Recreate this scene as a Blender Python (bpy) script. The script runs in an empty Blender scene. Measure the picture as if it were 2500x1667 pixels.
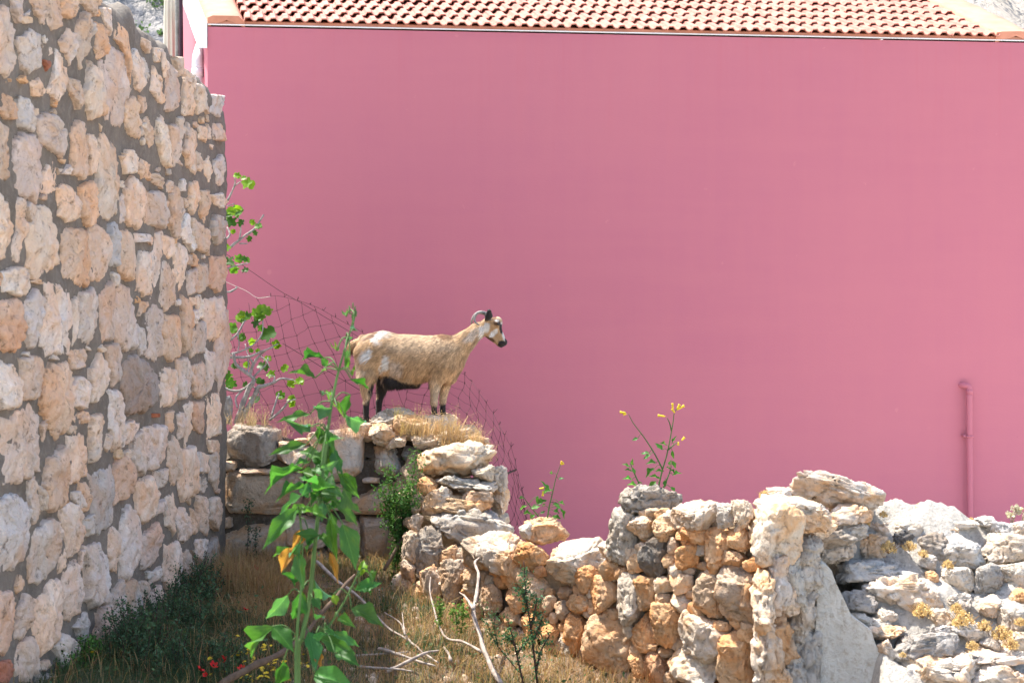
import bpy, math, random
import numpy as np
from mathutils import Matrix, Vector

random.seed(7)
RNG = np.random.default_rng(7)
sc = bpy.context.scene
col = sc.collection

# ------------------------------------------------------------------ camera, sky, sun, exposure
F = 3472.0            # focal length in photograph pixels (50 mm on a 36 mm frame, 2500 px wide)
EYE = 1.8
HOR = 811.0
cam_d = bpy.data.cameras.new("camera")
cam = bpy.data.objects.new("camera", cam_d)
col.objects.link(cam)
cam.location = (0, 0, EYE)
cam.rotation_euler = (math.radians(90), 0, 0)
cam_d.sensor_width = 36
cam_d.lens = 50
cam_d.shift_y = -(833.5 - HOR) / 2500
cam_d.clip_start = 0.1
cam_d.clip_end = 3000
cam_d.dof.use_dof = True
cam_d.dof.focus_distance = 10.6
cam_d.dof.aperture_fstop = 6.3
sc.camera = cam

SUN_H = Vector((-0.88, 0.47)).normalized()
SUN_EL = math.radians(65)
world = bpy.data.worlds.new("World")
sc.world = world
world.use_nodes = True
wn = world.node_tree
wn.nodes.clear()
sky = wn.nodes.new("ShaderNodeTexSky")
sky.sky_type = 'NISHITA'
sky.sun_disc = False
sky.sun_elevation = SUN_EL
sky.sun_rotation = math.atan2(SUN_H.x, SUN_H.y)
sky.air_density = 1.0
sky.dust_density = 2.0
bg = wn.nodes.new("ShaderNodeBackground")
bg.inputs[1].default_value = 0.15
wo = wn.nodes.new("ShaderNodeOutputWorld")
wn.links.new(sky.outputs[0], bg.inputs[0])
wn.links.new(bg.outputs[0], wo.inputs[0])

sun_d = bpy.data.lights.new("sun", 'SUN')
sun_d.energy = 4.0
sun_d.angle = math.radians(0.53)
sun_d.color = (1.0, 0.955, 0.88)
sun = bpy.data.objects.new("sun", sun_d)
col.objects.link(sun)
sdir = Vector((SUN_H.x * math.cos(SUN_EL), SUN_H.y * math.cos(SUN_EL), math.sin(SUN_EL)))
sun.rotation_euler = sdir.to_track_quat('Z', 'Y').to_euler()
sun.location = (-6, 4, 12)

sc.view_settings.view_transform = 'Standard'
sc.view_settings.look = 'None'
sc.view_settings.exposure = 1.60
sc.view_settings.gamma = 1.0
sc.view_settings.use_curve_mapping = False

# ------------------------------------------------------------------ helpers
def P(px, py, d):
    """a photograph pixel at depth d (metres along the view) as a world point"""
    return np.array([(px - 1250) * d / F, d, EYE - (py - HOR) * d / F])

def _hash(ix, iy, iz, seed):
    h = (ix * 374761393 + iy * 668265263 + iz * 1274126177 + seed * 974634777) & 0xffffffff
    h = ((h ^ (h >> 13)) * 1103515245) & 0xffffffff
    h = ((h ^ (h >> 16)) * 668265263) & 0xffffffff
    return ((h ^ (h >> 15)) & 0xffff) / 32767.5 - 1.0

def vnoise(p, seed=0):
    p = np.asarray(p, float)
    i = np.floor(p).astype(np.int64)
    f = p - i
    u = f * f * (3 - 2 * f)
    r = 0
    for dx in (0, 1):
        wx = u[:, 0] if dx else 1 - u[:, 0]
        for dy in (0, 1):
            wy = u[:, 1] if dy else 1 - u[:, 1]
            for dz in (0, 1):
                wz = u[:, 2] if dz else 1 - u[:, 2]
                r = r + wx * wy * wz * _hash(i[:, 0] + dx, i[:, 1] + dy, i[:, 2] + dz, seed)
    return r

def fbm(p, seed=0, oct=3, gain=0.5):
    p = np.asarray(p, float)
    a, s, r = 1.0, 1.0, 0
    for k in range(oct):
        r = r + a * vnoise(p * s + 17.3 * k, seed + k)
        a *= gain
        s *= 2.03
    return r

def mesh_np(name, v, faces, smooth=True, colors=None):
    """faces: list of (n,k) int arrays"""
    me = bpy.data.meshes.new(name)
    v = np.asarray(v, np.float32)
    if isinstance(faces, np.ndarray):
        faces = [faces]
    faces = [np.asarray(f, np.int32) for f in faces if len(f)]
    loops = np.concatenate([f.ravel() for f in faces])
    tot = np.concatenate([np.full(len(f), f.shape[1], np.int32) for f in faces])
    start = np.concatenate([[0], np.cumsum(tot)[:-1]]).astype(np.int32)
    me.vertices.add(len(v))
    me.vertices.foreach_set("co", v.ravel())
    me.loops.add(len(loops))
    me.loops.foreach_set("vertex_index", loops)
    me.polygons.add(len(tot))
    me.polygons.foreach_set("loop_start", start)
    me.polygons.foreach_set("loop_total", tot)
    me.update(calc_edges=True)
    me.polygons.foreach_set("use_smooth", np.full(len(tot), smooth, bool))
    if colors is not None:
        ca = me.color_attributes.new("Col", 'FLOAT_COLOR', 'POINT')
        c = np.ones((len(v), 4), np.float32)
        c[:, :3] = colors
        ca.data.foreach_set("color", c.ravel())
    me.validate()
    return me

class MB:
    """collects shapes that belong to ONE mesh"""
    def __init__(s):
        s.v, s.q, s.t, s.c, s.n = [], [], [], [], 0
    def add(s, v, q=None, t=None, c=None):
        v = np.asarray(v, float)
        s.v.append(v)
        if q is not None and len(q): s.q.append(np.asarray(q, int) + s.n)
        if t is not None and len(t): s.t.append(np.asarray(t, int) + s.n)
        cc = np.ones((len(v), 3)) * (np.array([1, 1, 1]) if c is None else np.asarray(c))
        s.c.append(cc)
        s.n += len(v)
    def box(s, x0, x1, y0, y1, z0, z1, c=None):
        v = [(x, y, z) for x in (x0, x1) for y in (y0, y1) for z in (z0, z1)]
        q = [(0, 1, 3, 2), (4, 6, 7, 5), (0, 4, 5, 1), (2, 3, 7, 6), (0, 2, 6, 4), (1, 5, 7, 3)]
        s.add(v, q, None, c)
    def tube(s, pts, r, n=8, c=None, wob=0.0, seed=0):
        pts = np.asarray(pts, float)
        r = np.broadcast_to(np.asarray(r, float), (len(pts),)).copy()
        d = np.gradient(pts, axis=0)
        d /= np.linalg.norm(d, axis=1)[:, None] + 1e-9
        ref = np.array([0.31, -0.9, 0.3])
        a = np.cross(d, ref); a /= np.linalg.norm(a, axis=1)[:, None] + 1e-9
        b = np.cross(d, a)
        th = np.linspace(0, 2 * np.pi, n, endpoint=False)
        ring = (np.cos(th)[None, :, None] * a[:, None, :] + np.sin(th)[None, :, None] * b[:, None, :])
        rr = r[:, None, None]
        v = (pts[:, None, :] + ring * rr).reshape(-1, 3)
        if wob:
            v += (ring.reshape(-1, 3)) * (vnoise(v * (0.35 / r.mean()), seed) * wob * r.mean())[:, None]
        m = len(pts)
        q = [(i * n + j, i * n + (j + 1) % n, (i + 1) * n + (j + 1) % n, (i + 1) * n + j)
             for i in range(m - 1) for j in range(n)]
        v = np.vstack([v, pts[:1], pts[-1:]])
        t = [(m * n, (j + 1) % n, j) for j in range(n)] + [(m * n + 1, (m - 1) * n + j, (m - 1) * n + (j + 1) % n) for j in range(n)]
        s.add(v, q, t, c)
    def build(s, name, mat, parent=None, smooth=True, usecol=False):
        v = np.vstack(s.v)
        fs = []
        if s.q: fs.append(np.vstack(s.q))
        if s.t: fs.append(np.vstack(s.t))
        off = np.zeros(3)
        me = mesh_np(name, v, fs, smooth, np.vstack(s.c) if usecol else None)
        o = obj(name, me, mat, parent)
        if parent is not None: o.location = (0, 0, 0)      # parts are built in their thing's own frame
        return o

def smooth_path(pts, k=5):
    pts = np.asarray(pts, float)
    if len(pts) < 3: 
        t = np.linspace(0, 1, k + 1)[:, None]
        return pts[0] * (1 - t) + pts[-1] * t
    e = np.vstack([2 * pts[0] - pts[1], pts, 2 * pts[-1] - pts[-2]])
    out = []
    for i in range(1, len(e) - 2):
        p0, p1, p2, p3 = e[i - 1], e[i], e[i + 1], e[i + 2]
        for t in np.linspace(0, 1, k, endpoint=False):
            out.append(0.5 * ((2 * p1) + (-p0 + p2) * t + (2 * p0 - 5 * p1 + 4 * p2 - p3) * t * t + (-p0 + 3 * p1 - 3 * p2 + p3) * t ** 3))
    out.append(e[-2])
    return np.array(out)

def obj(name, me, mat, parent=None, loc=None):
    o = bpy.data.objects.new(name, me)
    if mat is not None and not me.materials:
        me.materials.append(mat)
    col.objects.link(o)
    if loc is not None:
        o.location = loc
    if parent is not None:
        o.parent = parent
        o.location = Vector(o.location) - world_loc(parent)
    return o

def world_loc(o):
    l = Vector(o.location)
    while o.parent:
        o = o.parent
        l = l + Vector(o.location)
    return l

def tag(o, label, cat, group=None, kind=None):
    if label: o["label"] = label
    if cat: o["category"] = cat
    if group: o["group"] = group
    if kind: o["kind"] = kind
    return o

def thing(name, label, cat, loc, group=None):
    o = bpy.data.objects.new(name, None)
    o.empty_display_size = 0.1
    col.objects.link(o)
    o.location = loc
    return tag(o, label, cat, group)

# ------------------------------------------------------------------ materials
def lin(r, g, b):
    f = lambda c: (c / 255 / 12.92) if c <= 10 else ((c / 255 + 0.055) / 1.055) ** 2.4
    return (f(r), f(g), f(b), 1)

class NT:
    def __init__(s, name):
        s.m = bpy.data.materials.new(name)
        s.m.use_nodes = True
        s.t = s.m.node_tree
        s.t.nodes.clear()
        s.out = s.t.nodes.new("ShaderNodeOutputMaterial")
        s.b = s.n("ShaderNodeBsdfPrincipled")
        s.b.inputs["Specular IOR Level"].default_value = 0.25
        s.l(s.b.outputs[0], s.out.inputs[0])
    def n(s, ty, **kw):
        x = s.t.nodes.new(ty)
        for k, v in kw.items(): setattr(x, k, v)
        return x
    def l(s, a, b): s.t.links.new(a, b)
    def noise(s, vec, scale, detail=4, rough=0.55, dist=0.0):
        x = s.n("ShaderNodeTexNoise")
        x.inputs["Scale"].default_value = scale
        x.inputs["Detail"].default_value = detail
        x.inputs["Roughness"].default_value = rough
        x.inputs["Distortion"].default_value = dist
        s.l(vec, x.inputs["Vector"])
        return x.outputs[0]
    def ramp(s, fac, stops):
        x = s.n("ShaderNodeValToRGB")
        e = x.color_ramp.elements
        while len(e) > 1: e.remove(e[0])
        e[0].position, e[0].color = stops[0][0], stops[0][1] if len(stops[0][1]) == 4 else (*stops[0][1], 1)
        for p, c in stops[1:]:
            k = e.new(p); k.color = c if len(c) == 4 else (*c, 1)
        s.l(fac, x.inputs[0])
        return x.outputs[0]
    def mix(s, fac, a, b, mode='MIX'):
        x = s.n("ShaderNodeMix", data_type='RGBA', blend_type=mode)
        for i, val in ((0, fac), (6, a), (7, b)):
            if hasattr(val, 'links'): s.l(val, x.inputs[i])
            elif i == 0: x.inputs[0].default_value = val
            else: x.inputs[i].default_value = val if len(val) == 4 else (*val, 1)
        return x.outputs[2]
    def bump(s, h, strength, dist, prev=None):
        x = s.n("ShaderNodeBump")
        x.inputs["Strength"].default_value = strength
        x.inputs["Distance"].default_value = dist
        s.l(h, x.inputs["Height"])
        if prev is not None: s.l(prev, x.inputs["Normal"])
        return x.outputs[0]
    def coords(s, rnd=True):
        tc = s.n("ShaderNodeTexCoord")
        if not rnd: return tc.outputs["Object"]
        oi = s.n("ShaderNodeObjectInfo")
        mu = s.n("ShaderNodeMath", operation='MULTIPLY'); mu.inputs[1].default_value = 71.0
        s.l(oi.outputs["Random"], mu.inputs[0])
        ad = s.n("ShaderNodeVectorMath", operation='ADD')
        s.l(tc.outputs["Object"], ad.inputs[0]); s.l(mu.outputs[0], ad.inputs[1])
        s.oi = oi
        return ad.outputs[0]

def g4(v): return (v, v, v, 1)

def mat_stone(name, orange=(1.12, 0.80, 0.55), patch=0.75, pit=0.5, bumpd=0.02, lichen=0.35, fs=1.0):
    k = NT(name)
    v = k.coords()
    tint = k.oi.outputs["Color"]
    n1 = k.noise(v, 5.0 * fs, 5, 0.6, 0.4)
    c = k.mix(k.ramp(n1, [(0.42, g4(0)), (0.62, g4(patch))]), tint, k.mix(1.0, tint, orange, 'MULTIPLY'))
    n2 = k.noise(v, 14 * fs, 5, 0.65)
    c = k.mix(k.ramp(n2, [(0.50, g4(0)), (0.70, g4(0.55))]), c, k.mix(1.0, c, (1.38, 1.40, 1.42), 'MULTIPLY'))
    n3 = k.noise(v, 8.5 * fs, 6, 0.7, 0.8)
    c = k.mix(k.ramp(n3, [(0.58, g4(0)), (0.70, g4(lichen))]), c, (0.20, 0.185, 0.17))
    n4 = k.noise(v, 42 * fs, 5, 0.7)
    c = k.mix(k.ramp(n4, [(0.30, g4(pit)), (0.43, g4(0))]), c, (0.10, 0.065, 0.04))
    k.l(c, k.b.inputs["Base Color"])
    k.b.inputs["Roughness"].default_value = 0.88
    b1 = k.bump(n3, 0.8, bumpd)
    b2 = k.bump(n4, 0.9, bumpd * 0.5, b1)
    b3 = k.bump(k.noise(v, 130 * fs, 3, 0.6), 0.7, 0.006, b2)
    k.l(b3, k.b.inputs["Normal"])
    return k.m

M = {}
M['stone'] = mat_stone("wall_stone", orange=(1.06, 0.80, 0.60), patch=0.75, pit=0.75, bumpd=0.045, lichen=0.16, fs=0.5)
M['rock'] = mat_stone("limestone_rock", orange=(1.10, 0.78, 0.50), patch=0.9, pit=0.6, bumpd=0.03, lichen=0.28)
M['greyrock'] = mat_stone("weathered_grey_rock", orange=(1.05, 0.9, 0.75), patch=0.6, pit=0.75, bumpd=0.035, lichen=0.5)

def mat_earth(name, c1, c2, c3, s=6, bd=0.02):
    k = NT(name)
    v = k.coords(False)
    a = k.noise(v, s, 5, 0.65, 0.3)
    b = k.noise(v, s * 7, 5, 0.7)
    c = k.mix(k.ramp(a, [(0.38, g4(0)), (0.62, g4(1))]), c1, c2)
    c = k.mix(k.ramp(b, [(0.5, g4(0)), (0.68, g4(0.7))]), c, c3)
    k.l(c, k.b.inputs["Base Color"])
    k.b.inputs["Roughness"].default_value = 0.95
    k.l(k.bump(k.noise(v, s * 22, 4, 0.7), 0.6, bd * 0.3, k.bump(b, 0.7, bd)), k.b.inputs["Normal"])
    return k.m
M['mortar'] = mat_earth("grey_lime_mortar", (0.15, 0.127, 0.102), (0.20, 0.17, 0.138), (0.27, 0.235, 0.19), 4, 0.02)
M['core'] = mat_earth("earth_and_rubble_fill", (0.36, 0.26, 0.165), (0.46, 0.35, 0.235), (0.52, 0.42, 0.30), 5, 0.04)
M['coredark'] = mat_earth("dark_joint_fill", (0.09, 0.07, 0.05), (0.16, 0.125, 0.09), (0.22, 0.18, 0.14), 5, 0.03)
M['ruin'] = mat_earth("grey_lime_rubble", (0.50, 0.455, 0.39), (0.62, 0.57, 0.50), (0.27, 0.245, 0.21), 7, 0.05)
M['pale'] = mat_earth("pale_dusty_ground", (0.40, 0.355, 0.30), (0.47, 0.42, 0.355), (0.52, 0.475, 0.41), 1.2, 0.01)
M['bounce_floor'] = mat_earth("pale_bounce_floor", (0.70, 0.67, 0.61), (0.75, 0.72, 0.66), (0.64, 0.60, 0.54), 1.5, 0.004)  # kept bright so the added alley floor throws light back
M['ground'] = mat_earth("dry_soil", (0.12, 0.085, 0.055), (0.21, 0.15, 0.095), (0.30, 0.23, 0.16), 3, 0.03)
M['plaster'] = mat_earth("old_lime_plaster", (0.68, 0.65, 0.57), (0.80, 0.77, 0.69), (0.46, 0.38, 0.28), 4.0, 0.05)

def mat_pink():
    k = NT("pink_wall_paint")
    v = k.coords(False)
    mp = k.n("ShaderNodeMapping"); mp.inputs["Scale"].default_value = (5.0, 5.0, 0.35); k.l(v, mp.inputs[0])
    st = k.noise(mp.outputs[0], 1.6, 5, 0.6)
    mp2 = k.n("ShaderNodeMapping"); mp2.inputs["Scale"].default_value = (0.5, 0.5, 5.0); k.l(v, mp2.inputs[0])
    hz = k.noise(mp2.outputs[0], 1.3, 4, 0.6)
    bl = k.noise(v, 0.6, 4, 0.55)
    base = (0.484, 0.152, 0.190)
    c = k.mix(k.ramp(st, [(0.35, g4(0)), (0.7, g4(1))]), base, (0.471, 0.146, 0.190))
    c = k.mix(k.ramp(hz, [(0.4, g4(0)), (0.7, g4(0.6))]), c, (0.497, 0.159, 0.194))
    c = k.mix(k.ramp(bl, [(0.4, g4(0)), (0.65, g4(0.5))]), c, (0.505, 0.164, 0.194))
    # paler repaired patch low down on the left of the wall, and faint specks
    sp = k.noise(v, 9.0, 3, 0.5)
    c = k.mix(k.ramp(sp, [(0.735, g4(0)), (0.76, g4(0.45))]), c, (0.56, 0.20, 0.22))
    sk = k.noise(v, 38.0, 2, 0.5)
    c = k.mix(k.ramp(sk, [(0.80, g4(0)), (0.815, g4(0.6))]), c, (0.30, 0.08, 0.11))
    # thin rain streaks below the eaves
    sx = k.n("ShaderNodeSeparateXYZ"); k.l(v, sx.inputs[0])
    mp4 = k.n("ShaderNodeMapping"); mp4.inputs["Scale"].default_value = (14.0, 14.0, 0.5); k.l(v, mp4.inputs[0])
    rs = k.ramp(k.noise(mp4.outputs[0], 1.5, 4, 0.65), [(0.52, g4(0)), (0.70, g4(0.32))])
    mr = k.n("ShaderNodeMapRange"); mr.inputs[1].default_value = 3.4; mr.inputs[2].default_value = 4.95; k.l(sx.outputs[2], mr.inputs[0])
    mm = k.n("ShaderNodeMath", operation='MULTIPLY'); k.l(rs, mm.inputs[0]); k.l(mr.outputs[0], mm.inputs[1])
    c = k.mix(mm.outputs[0], c, (0.49, 0.135, 0.165))
    k.l(c, k.b.inputs["Base Color"])
    k.b.inputs["Roughness"].default_value = 0.75
    mp3 = k.n("ShaderNodeMapping"); mp3.inputs["Scale"].default_value = (40, 40, 120); k.l(v, mp3.inputs[0])
    k.l(k.bump(k.noise(mp3.outputs[0], 1.0, 3, 0.6), 0.25, 0.004, k.bump(k.noise(v, 1.5, 3, 0.5), 0.25, 0.03)), k.b.inputs["Normal"])
    return k.m
M['pink'] = mat_pink()

def mat_simple(name, c, rough=0.6, var=0.15, scale=8, bump=0.0, spec=0.25):
    k = NT(name)
    v = k.coords(True)
    n = k.noise(v, scale, 4, 0.6)
    c2 = tuple(x * (1 - var) for x in c)
    k.l(k.mix(k.ramp(n, [(0.35, g4(0)), (0.65, g4(1))]), c, c2), k.b.inputs["Base Color"])
    k.b.inputs["Roughness"].default_value = rough
    k.b.inputs["Specular IOR Level"].default_value = spec
    if bump: k.l(k.bump(k.noise(v, scale * 6, 3, 0.6), 0.5, bump), k.b.inputs["Normal"])
    return k.m
M['salmon'] = mat_simple("salmon_mortar_band", (0.60, 0.27, 0.18), 0.85, 0.25, 5, 0.004)
M['tile'] = mat_simple("clay_roof_tile", (0.54, 0.235, 0.175), 0.8, 0.4, 7, 0.003)
M['white'] = mat_simple("white_paint", (0.80, 0.80, 0.78), 0.6, 0.06, 6, 0.002)
M['pvc'] = mat_simple("white_plastic_pipe", (0.72, 0.74, 0.75), 0.4, 0.05, 3)
M['canvas'] = mat_simple("cream_canvas", (0.66, 0.60, 0.48), 0.9, 0.12, 6, 0.003)
M['greypole'] = mat_simple("weathered_grey_pole", (0.30, 0.29, 0.26), 0.85, 0.35, 20, 0.004)
M['darkpole'] = mat_simple("dark_brown_pole", (0.045, 0.02, 0.03), 0.6, 0.2, 10)
M['wire'] = mat_simple("rusty_wire", (0.085, 0.036, 0.042), 0.8, 0.4, 40)
M['string'] = mat_simple("pale_string", (0.6, 0.5, 0.45), 0.9, 0.1, 10)
M['iron'] = mat_simple("rusty_iron", (0.08, 0.05, 0.045), 0.8, 0.4, 60, 0.004)
M['figbark'] = mat_simple("pale_fig_bark", (0.40, 0.37, 0.34), 0.9, 0.45, 30, 0.006)
M['drywood'] = mat_simple("bleached_dry_wood", (0.43, 0.35, 0.29), 0.9, 0.5, 25, 0.006)
M['darkwood'] = mat_simple("dark_bark", (0.13, 0.085, 0.055), 0.9, 0.4, 25, 0.006)
M['stem'] = mat_simple("green_stem", (0.085, 0.165, 0.045), 0.6, 0.35, 10, 0.002)
M['darkstem'] = mat_simple("dark_woody_stem", (0.07, 0.035, 0.03), 0.8, 0.3, 20)
M['horn'] = mat_simple("grey_horn", (0.36, 0.34, 0.31), 0.5, 0.6, 30, 0.004)
M['eye'] = mat_simple("dark_eye", (0.012, 0.008, 0.006), 0.12, 0.2, 40, 0, 0.5)
M['poppy'] = mat_simple("red_petal", (0.62, 0.015, 0.012), 0.6, 0.2, 20)
M['yellow'] = mat_simple("yellow_petal", (0.80, 0.58, 0.03), 0.6, 0.2, 20)

def mat_leaf(name, under=(1.15, 1.25, 1.6), trans=0.45, attr=False, var=0.25, gloss=0.45, veins=False):
    k = NT(name)
    v = k.coords(True)
    if attr:
        a = k.n("ShaderNodeAttribute"); a.attribute_name = "Col"; tint = a.outputs["Color"]
    else:
        tint = k.oi.outputs["Color"]
    n = k.noise(v, 9, 4, 0.6)
    c = k.mix(k.ramp(n, [(0.35, g4(0)), (0.7, g4(var * 2))]), tint, k.mix(1.0, tint, (0.72, 0.85, 0.6), 'MULTIPLY'))
    if veins:
        tcv = k.n("ShaderNodeTexCoord"); sv = k.n("ShaderNodeSeparateXYZ"); k.l(tcv.outputs["Object"], sv.inputs[0])
        ab = k.n("ShaderNodeMath", operation='ABSOLUTE'); k.l(sv.outputs[1], ab.inputs[0])
        ma = k.n("ShaderNodeMath", operation='MULTIPLY_ADD'); k.l(ab.outputs[0], ma.inputs[0]); ma.inputs[1].default_value = -0.9; k.l(sv.outputs[0], ma.inputs[2])
        sn = k.n("ShaderNodeMath", operation='MULTIPLY'); k.l(ma.outputs[0], sn.inputs[0]); sn.inputs[1].default_value = 46.0
        si = k.n("ShaderNodeMath", operation='SINE'); k.l(sn.outputs[0], si.inputs[0])
        c = k.mix(k.ramp(si.outputs[0], [(0.80, g4(0)), (0.97, g4(0.40))]), c, k.mix(1.0, c, (1.55, 1.4, 1.5), 'MULTIPLY'))
        c = k.mix(k.ramp(ab.outputs[0], [(0.010, g4(0.7)), (0.030, g4(0))]), c, k.mix(1.0, c, (2.0, 1.7, 1.8), 'MULTIPLY'))
        ye = k.noise(v, 3.0, 3, 0.6)
        c = k.mix(k.ramp(ye, [(0.60, g4(0)), (0.75, g4(0.5))]), c, k.mix(1.0, c, (2.4, 1.35, 0.6), 'MULTIPLY'))
    ge = k.n("ShaderNodeNewGeometry")
    cu = k.mix(ge.outputs["Backfacing"], c, k.mix(1.0, c, under, 'MULTIPLY'))
    k.l(cu, k.b.inputs["Base Color"])
    k.b.inputs["Roughness"].default_value = gloss
    tr = k.n("ShaderNodeBsdfTranslucent")
    k.l(k.mix(1.0, c, (1.3, 1.3, 1.0) if attr else (1.65, 1.7, 0.7), 'MULTIPLY'), tr.inputs[0])
    ms = k.n("ShaderNodeMixShader"); ms.inputs[0].default_value = trans
    k.l(k.b.outputs[0], ms.inputs[1]); k.l(tr.outputs[0], ms.inputs[2])
    k.l(ms.outputs[0], k.out.inputs[0])
    return k.m
M['leaf'] = mat_leaf("broad_green_leaf", veins=True)
M['figleaf'] = mat_leaf("fig_leaf", under=(1.1, 1.1, 1.1), trans=0.5)
M['blade'] = mat_leaf("grass_blades", under=(1, 1, 1), trans=0.3, attr=True, gloss=0.7)
M['petal'] = mat_leaf("flower_and_herb", under=(1, 1, 1), trans=0.3, gloss=0.7)

def mat_fur():
    k = NT("goat_coat")
    a = k.n("ShaderNodeAttribute"); a.attribute_name = "Col"
    k.l(a.outputs["Color"], k.b.inputs["Base Color"])
    k.b.inputs["Roughness"].default_value = 0.65
    k.b.inputs["Sheen Weight"].default_value = 0.15
    return k.m
M['fur'] = mat_fur()

def mat_hill():
    k = NT("rocky_hillside")
    v = k.coords(False)
    a = k.noise(v, 0.05, 6, 0.65, 0.6)
    b = k.noise(v, 0.16, 6, 0.7, 0.5)
    c = k.mix(k.ramp(a, [(0.35, g4(0)), (0.6, g4(1))]), (0.20, 0.205, 0.22), (0.34, 0.30, 0.25))
    c = k.mix(k.ramp(b, [(0.5, g4(0)), (0.6, g4(0.9))]), c, (0.10, 0.105, 0.12))
    c = k.mix(k.ramp(k.noise(v, 0.3, 5, 0.7), [(0.56, g4(0)), (0.66, g4(0.9))]), c, (0.42, 0.25, 0.13))
    k.l(c, k.b.inputs["Base Color"])
    k.b.inputs["Roughness"].default_value = 1.0
    k.l(k.bump(b, 1.0, 2.0), k.b.inputs["Normal"])
    return k.m
M['hill'] = mat_hill()

TINT = {'w': (0.64, 0.55, 0.455), 'W': (0.69, 0.62, 0.53), 'p': (0.56, 0.43, 0.345), 'o': (0.63, 0.43, 0.265), 'O': (0.56, 0.33, 0.19),
        't': (0.52, 0.41, 0.31), 'g': (0.54, 0.49, 0.425), 'G': (0.35, 0.315, 0.275), 'd': (0.17, 0.165, 0.16), 'r': (0.42, 0.18, 0.11)}
def tint_of(ch, j=0.10):
    c = np.array(TINT[ch]) * (1 + j * random.uniform(-1, 1))
    w_ = random.uniform(-.05, .06)
    c = c * np.array([1 + w_, 1 + w_ * .15 + random.uniform(-.008, .008), 1 - w_])
    return (*c, 1)
# ------------------------------------------------------------------ ground, hillside
def ss(a, b, x):
    t = np.clip((x - a) / (b - a), 0, 1)
    return t * t * (3 - 2 * t)

def gz(X, Y):
    X = np.asarray(X, float); Y = np.asarray(Y, float)
    Yc = np.clip(Y, 5.0, 10.6)
    zl = (10.5 - Yc) * 0.05
    zr = -0.05 - (9.6 - Yc) * 0.12
    b = ss(-2.1, 0.3, X)
    z = zl * (1 - b) + zr * b
    far = ss(10.6, 11.4, Y)
    z = z * (1 - far) + (-0.45) * far
    beh = ss(-0.2, 0.3, X - np.interp(Y, [6.5, 7.2, 9.6, 10.6], [2.2, 1.9, -0.1, -0.2]))
    z = z * (1 - beh) + (-0.46) * beh
    near = ss(4.8, 2.5, Y)
    z = z * (1 - near) + 0.1 * near
    side = np.maximum(ss(2.2, 3.2, X) * ss(8.6, 8.0, Y), 0)
    p = np.stack([X.ravel() * 1.7, Y.ravel() * 1.7, np.zeros(X.size)], 1)
    n = (fbm(p, 5, 3) * 0.035).reshape(X.shape)
    return z + n * ss(60, 20, np.hypot(X, Y))

def gzs(x, y): return float(gz(np.array([x]), np.array([y]))[0])

def ground_sheet():
    ax = np.concatenate([-np.geomspace(900, 5, 26), np.linspace(-4.8, 5, 110), np.geomspace(5.2, 900, 26)])
    ay = np.concatenate([-np.geomspace(600, 2, 18), np.linspace(-1.5, 13, 130), np.geomspace(13.3, 1500, 26)])
    X, Y = np.meshgrid(ax, ay, indexing='ij')
    Z = gz(X, Y)
    v = np.stack([X, Y, Z], -1).reshape(-1, 3)
    n, m = X.shape
    i, j = np.meshgrid(np.arange(n - 1), np.arange(m - 1), indexing='ij')
    a = (i * m + j).ravel()
    q = np.stack([a, a + m, a + m + 1, a + 1], 1)
    return obj("ground", mesh_np("ground", v, q), M['pale'])
g = ground_sheet(); g["kind"] = "structure"
def garden_soil():
    ax = np.linspace(-2.4, 2.6, 120); ay = np.linspace(4.2, 10.7, 150)
    X, Y = np.meshgrid(ax, ay, indexing='ij')
    edge = np.minimum.reduce([X + 2.4, 2.6 - X, Y - 4.2, 10.7 - Y])
    Z = gz(X, Y) + 0.075 * ss(0.0, 0.3, edge) - 0.02 + 0.03 * fbm(np.stack([X.ravel() * 6, Y.ravel() * 6, X.ravel() * 0], 1), 15, 3).reshape(X.shape)
    n, m = X.shape
    i, j = np.meshgrid(np.arange(n - 1), np.arange(m - 1), indexing='ij'); a = (i * m + j).ravel()
    o = obj("garden_soil", mesh_np("garden_soil", np.stack([X, Y, Z], -1).reshape(-1, 3), np.stack([a, a + m, a + m + 1, a + 1], 1)), M['ground'])
    o["kind"] = "structure"
garden_soil()
def alley():  # unseen pale alley floor, added to bounce sun onto the low pink wall
    ax = np.linspace(-0.2, 9, 60); ay = np.linspace(9.4, 13.4, 30)
    X, Y = np.meshgrid(ax, ay, indexing='ij')
    Z = np.full(X.shape, -0.40) + 0.006 * fbm(np.stack([X.ravel(), Y.ravel(), X.ravel() * 0], 1), 8, 3).reshape(X.shape)
    n, m = X.shape
    i, j = np.meshgrid(np.arange(n - 1), np.arange(m - 1), indexing='ij'); a = (i * m + j).ravel()
    o = obj("alley_bounce_floor", mesh_np("alley_bounce_floor", np.stack([X, Y, Z], -1).reshape(-1, 3), np.stack([a, a + m, a + m + 1, a + 1], 1)), M['bounce_floor'])
    o["kind"] = "structure"
alley()

def hill_z(X, Y):
    r = np.hypot(X * 0.75, Y)
    p = np.stack([X.ravel() * 0.02, Y.ravel() * 0.02, np.zeros(X.size)], 1)
    n = fbm(p, 31, 5, 0.55).reshape(X.shape)
    return (r - 70) * 0.62 * ss(60, 110, r) + n * 9 - 6

def hillside():
    X, Y = np.meshgrid(np.linspace(-260, 260, 130), np.linspace(60, 420, 90), indexing='ij')
    Z = hill_z(X, Y)
    v = np.stack([X, Y, Z], -1).reshape(-1, 3)
    n, m = X.shape
    i, j = np.meshgrid(np.arange(n - 1), np.arange(m - 1), indexing='ij')
    a = (i * m + j).ravel()
    o = obj("hillside", mesh_np("hillside", v, np.stack([a, a + m, a + m + 1, a + 1], 1)), M['hill'])
    o["kind"] = "structure"
hillside()

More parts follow.
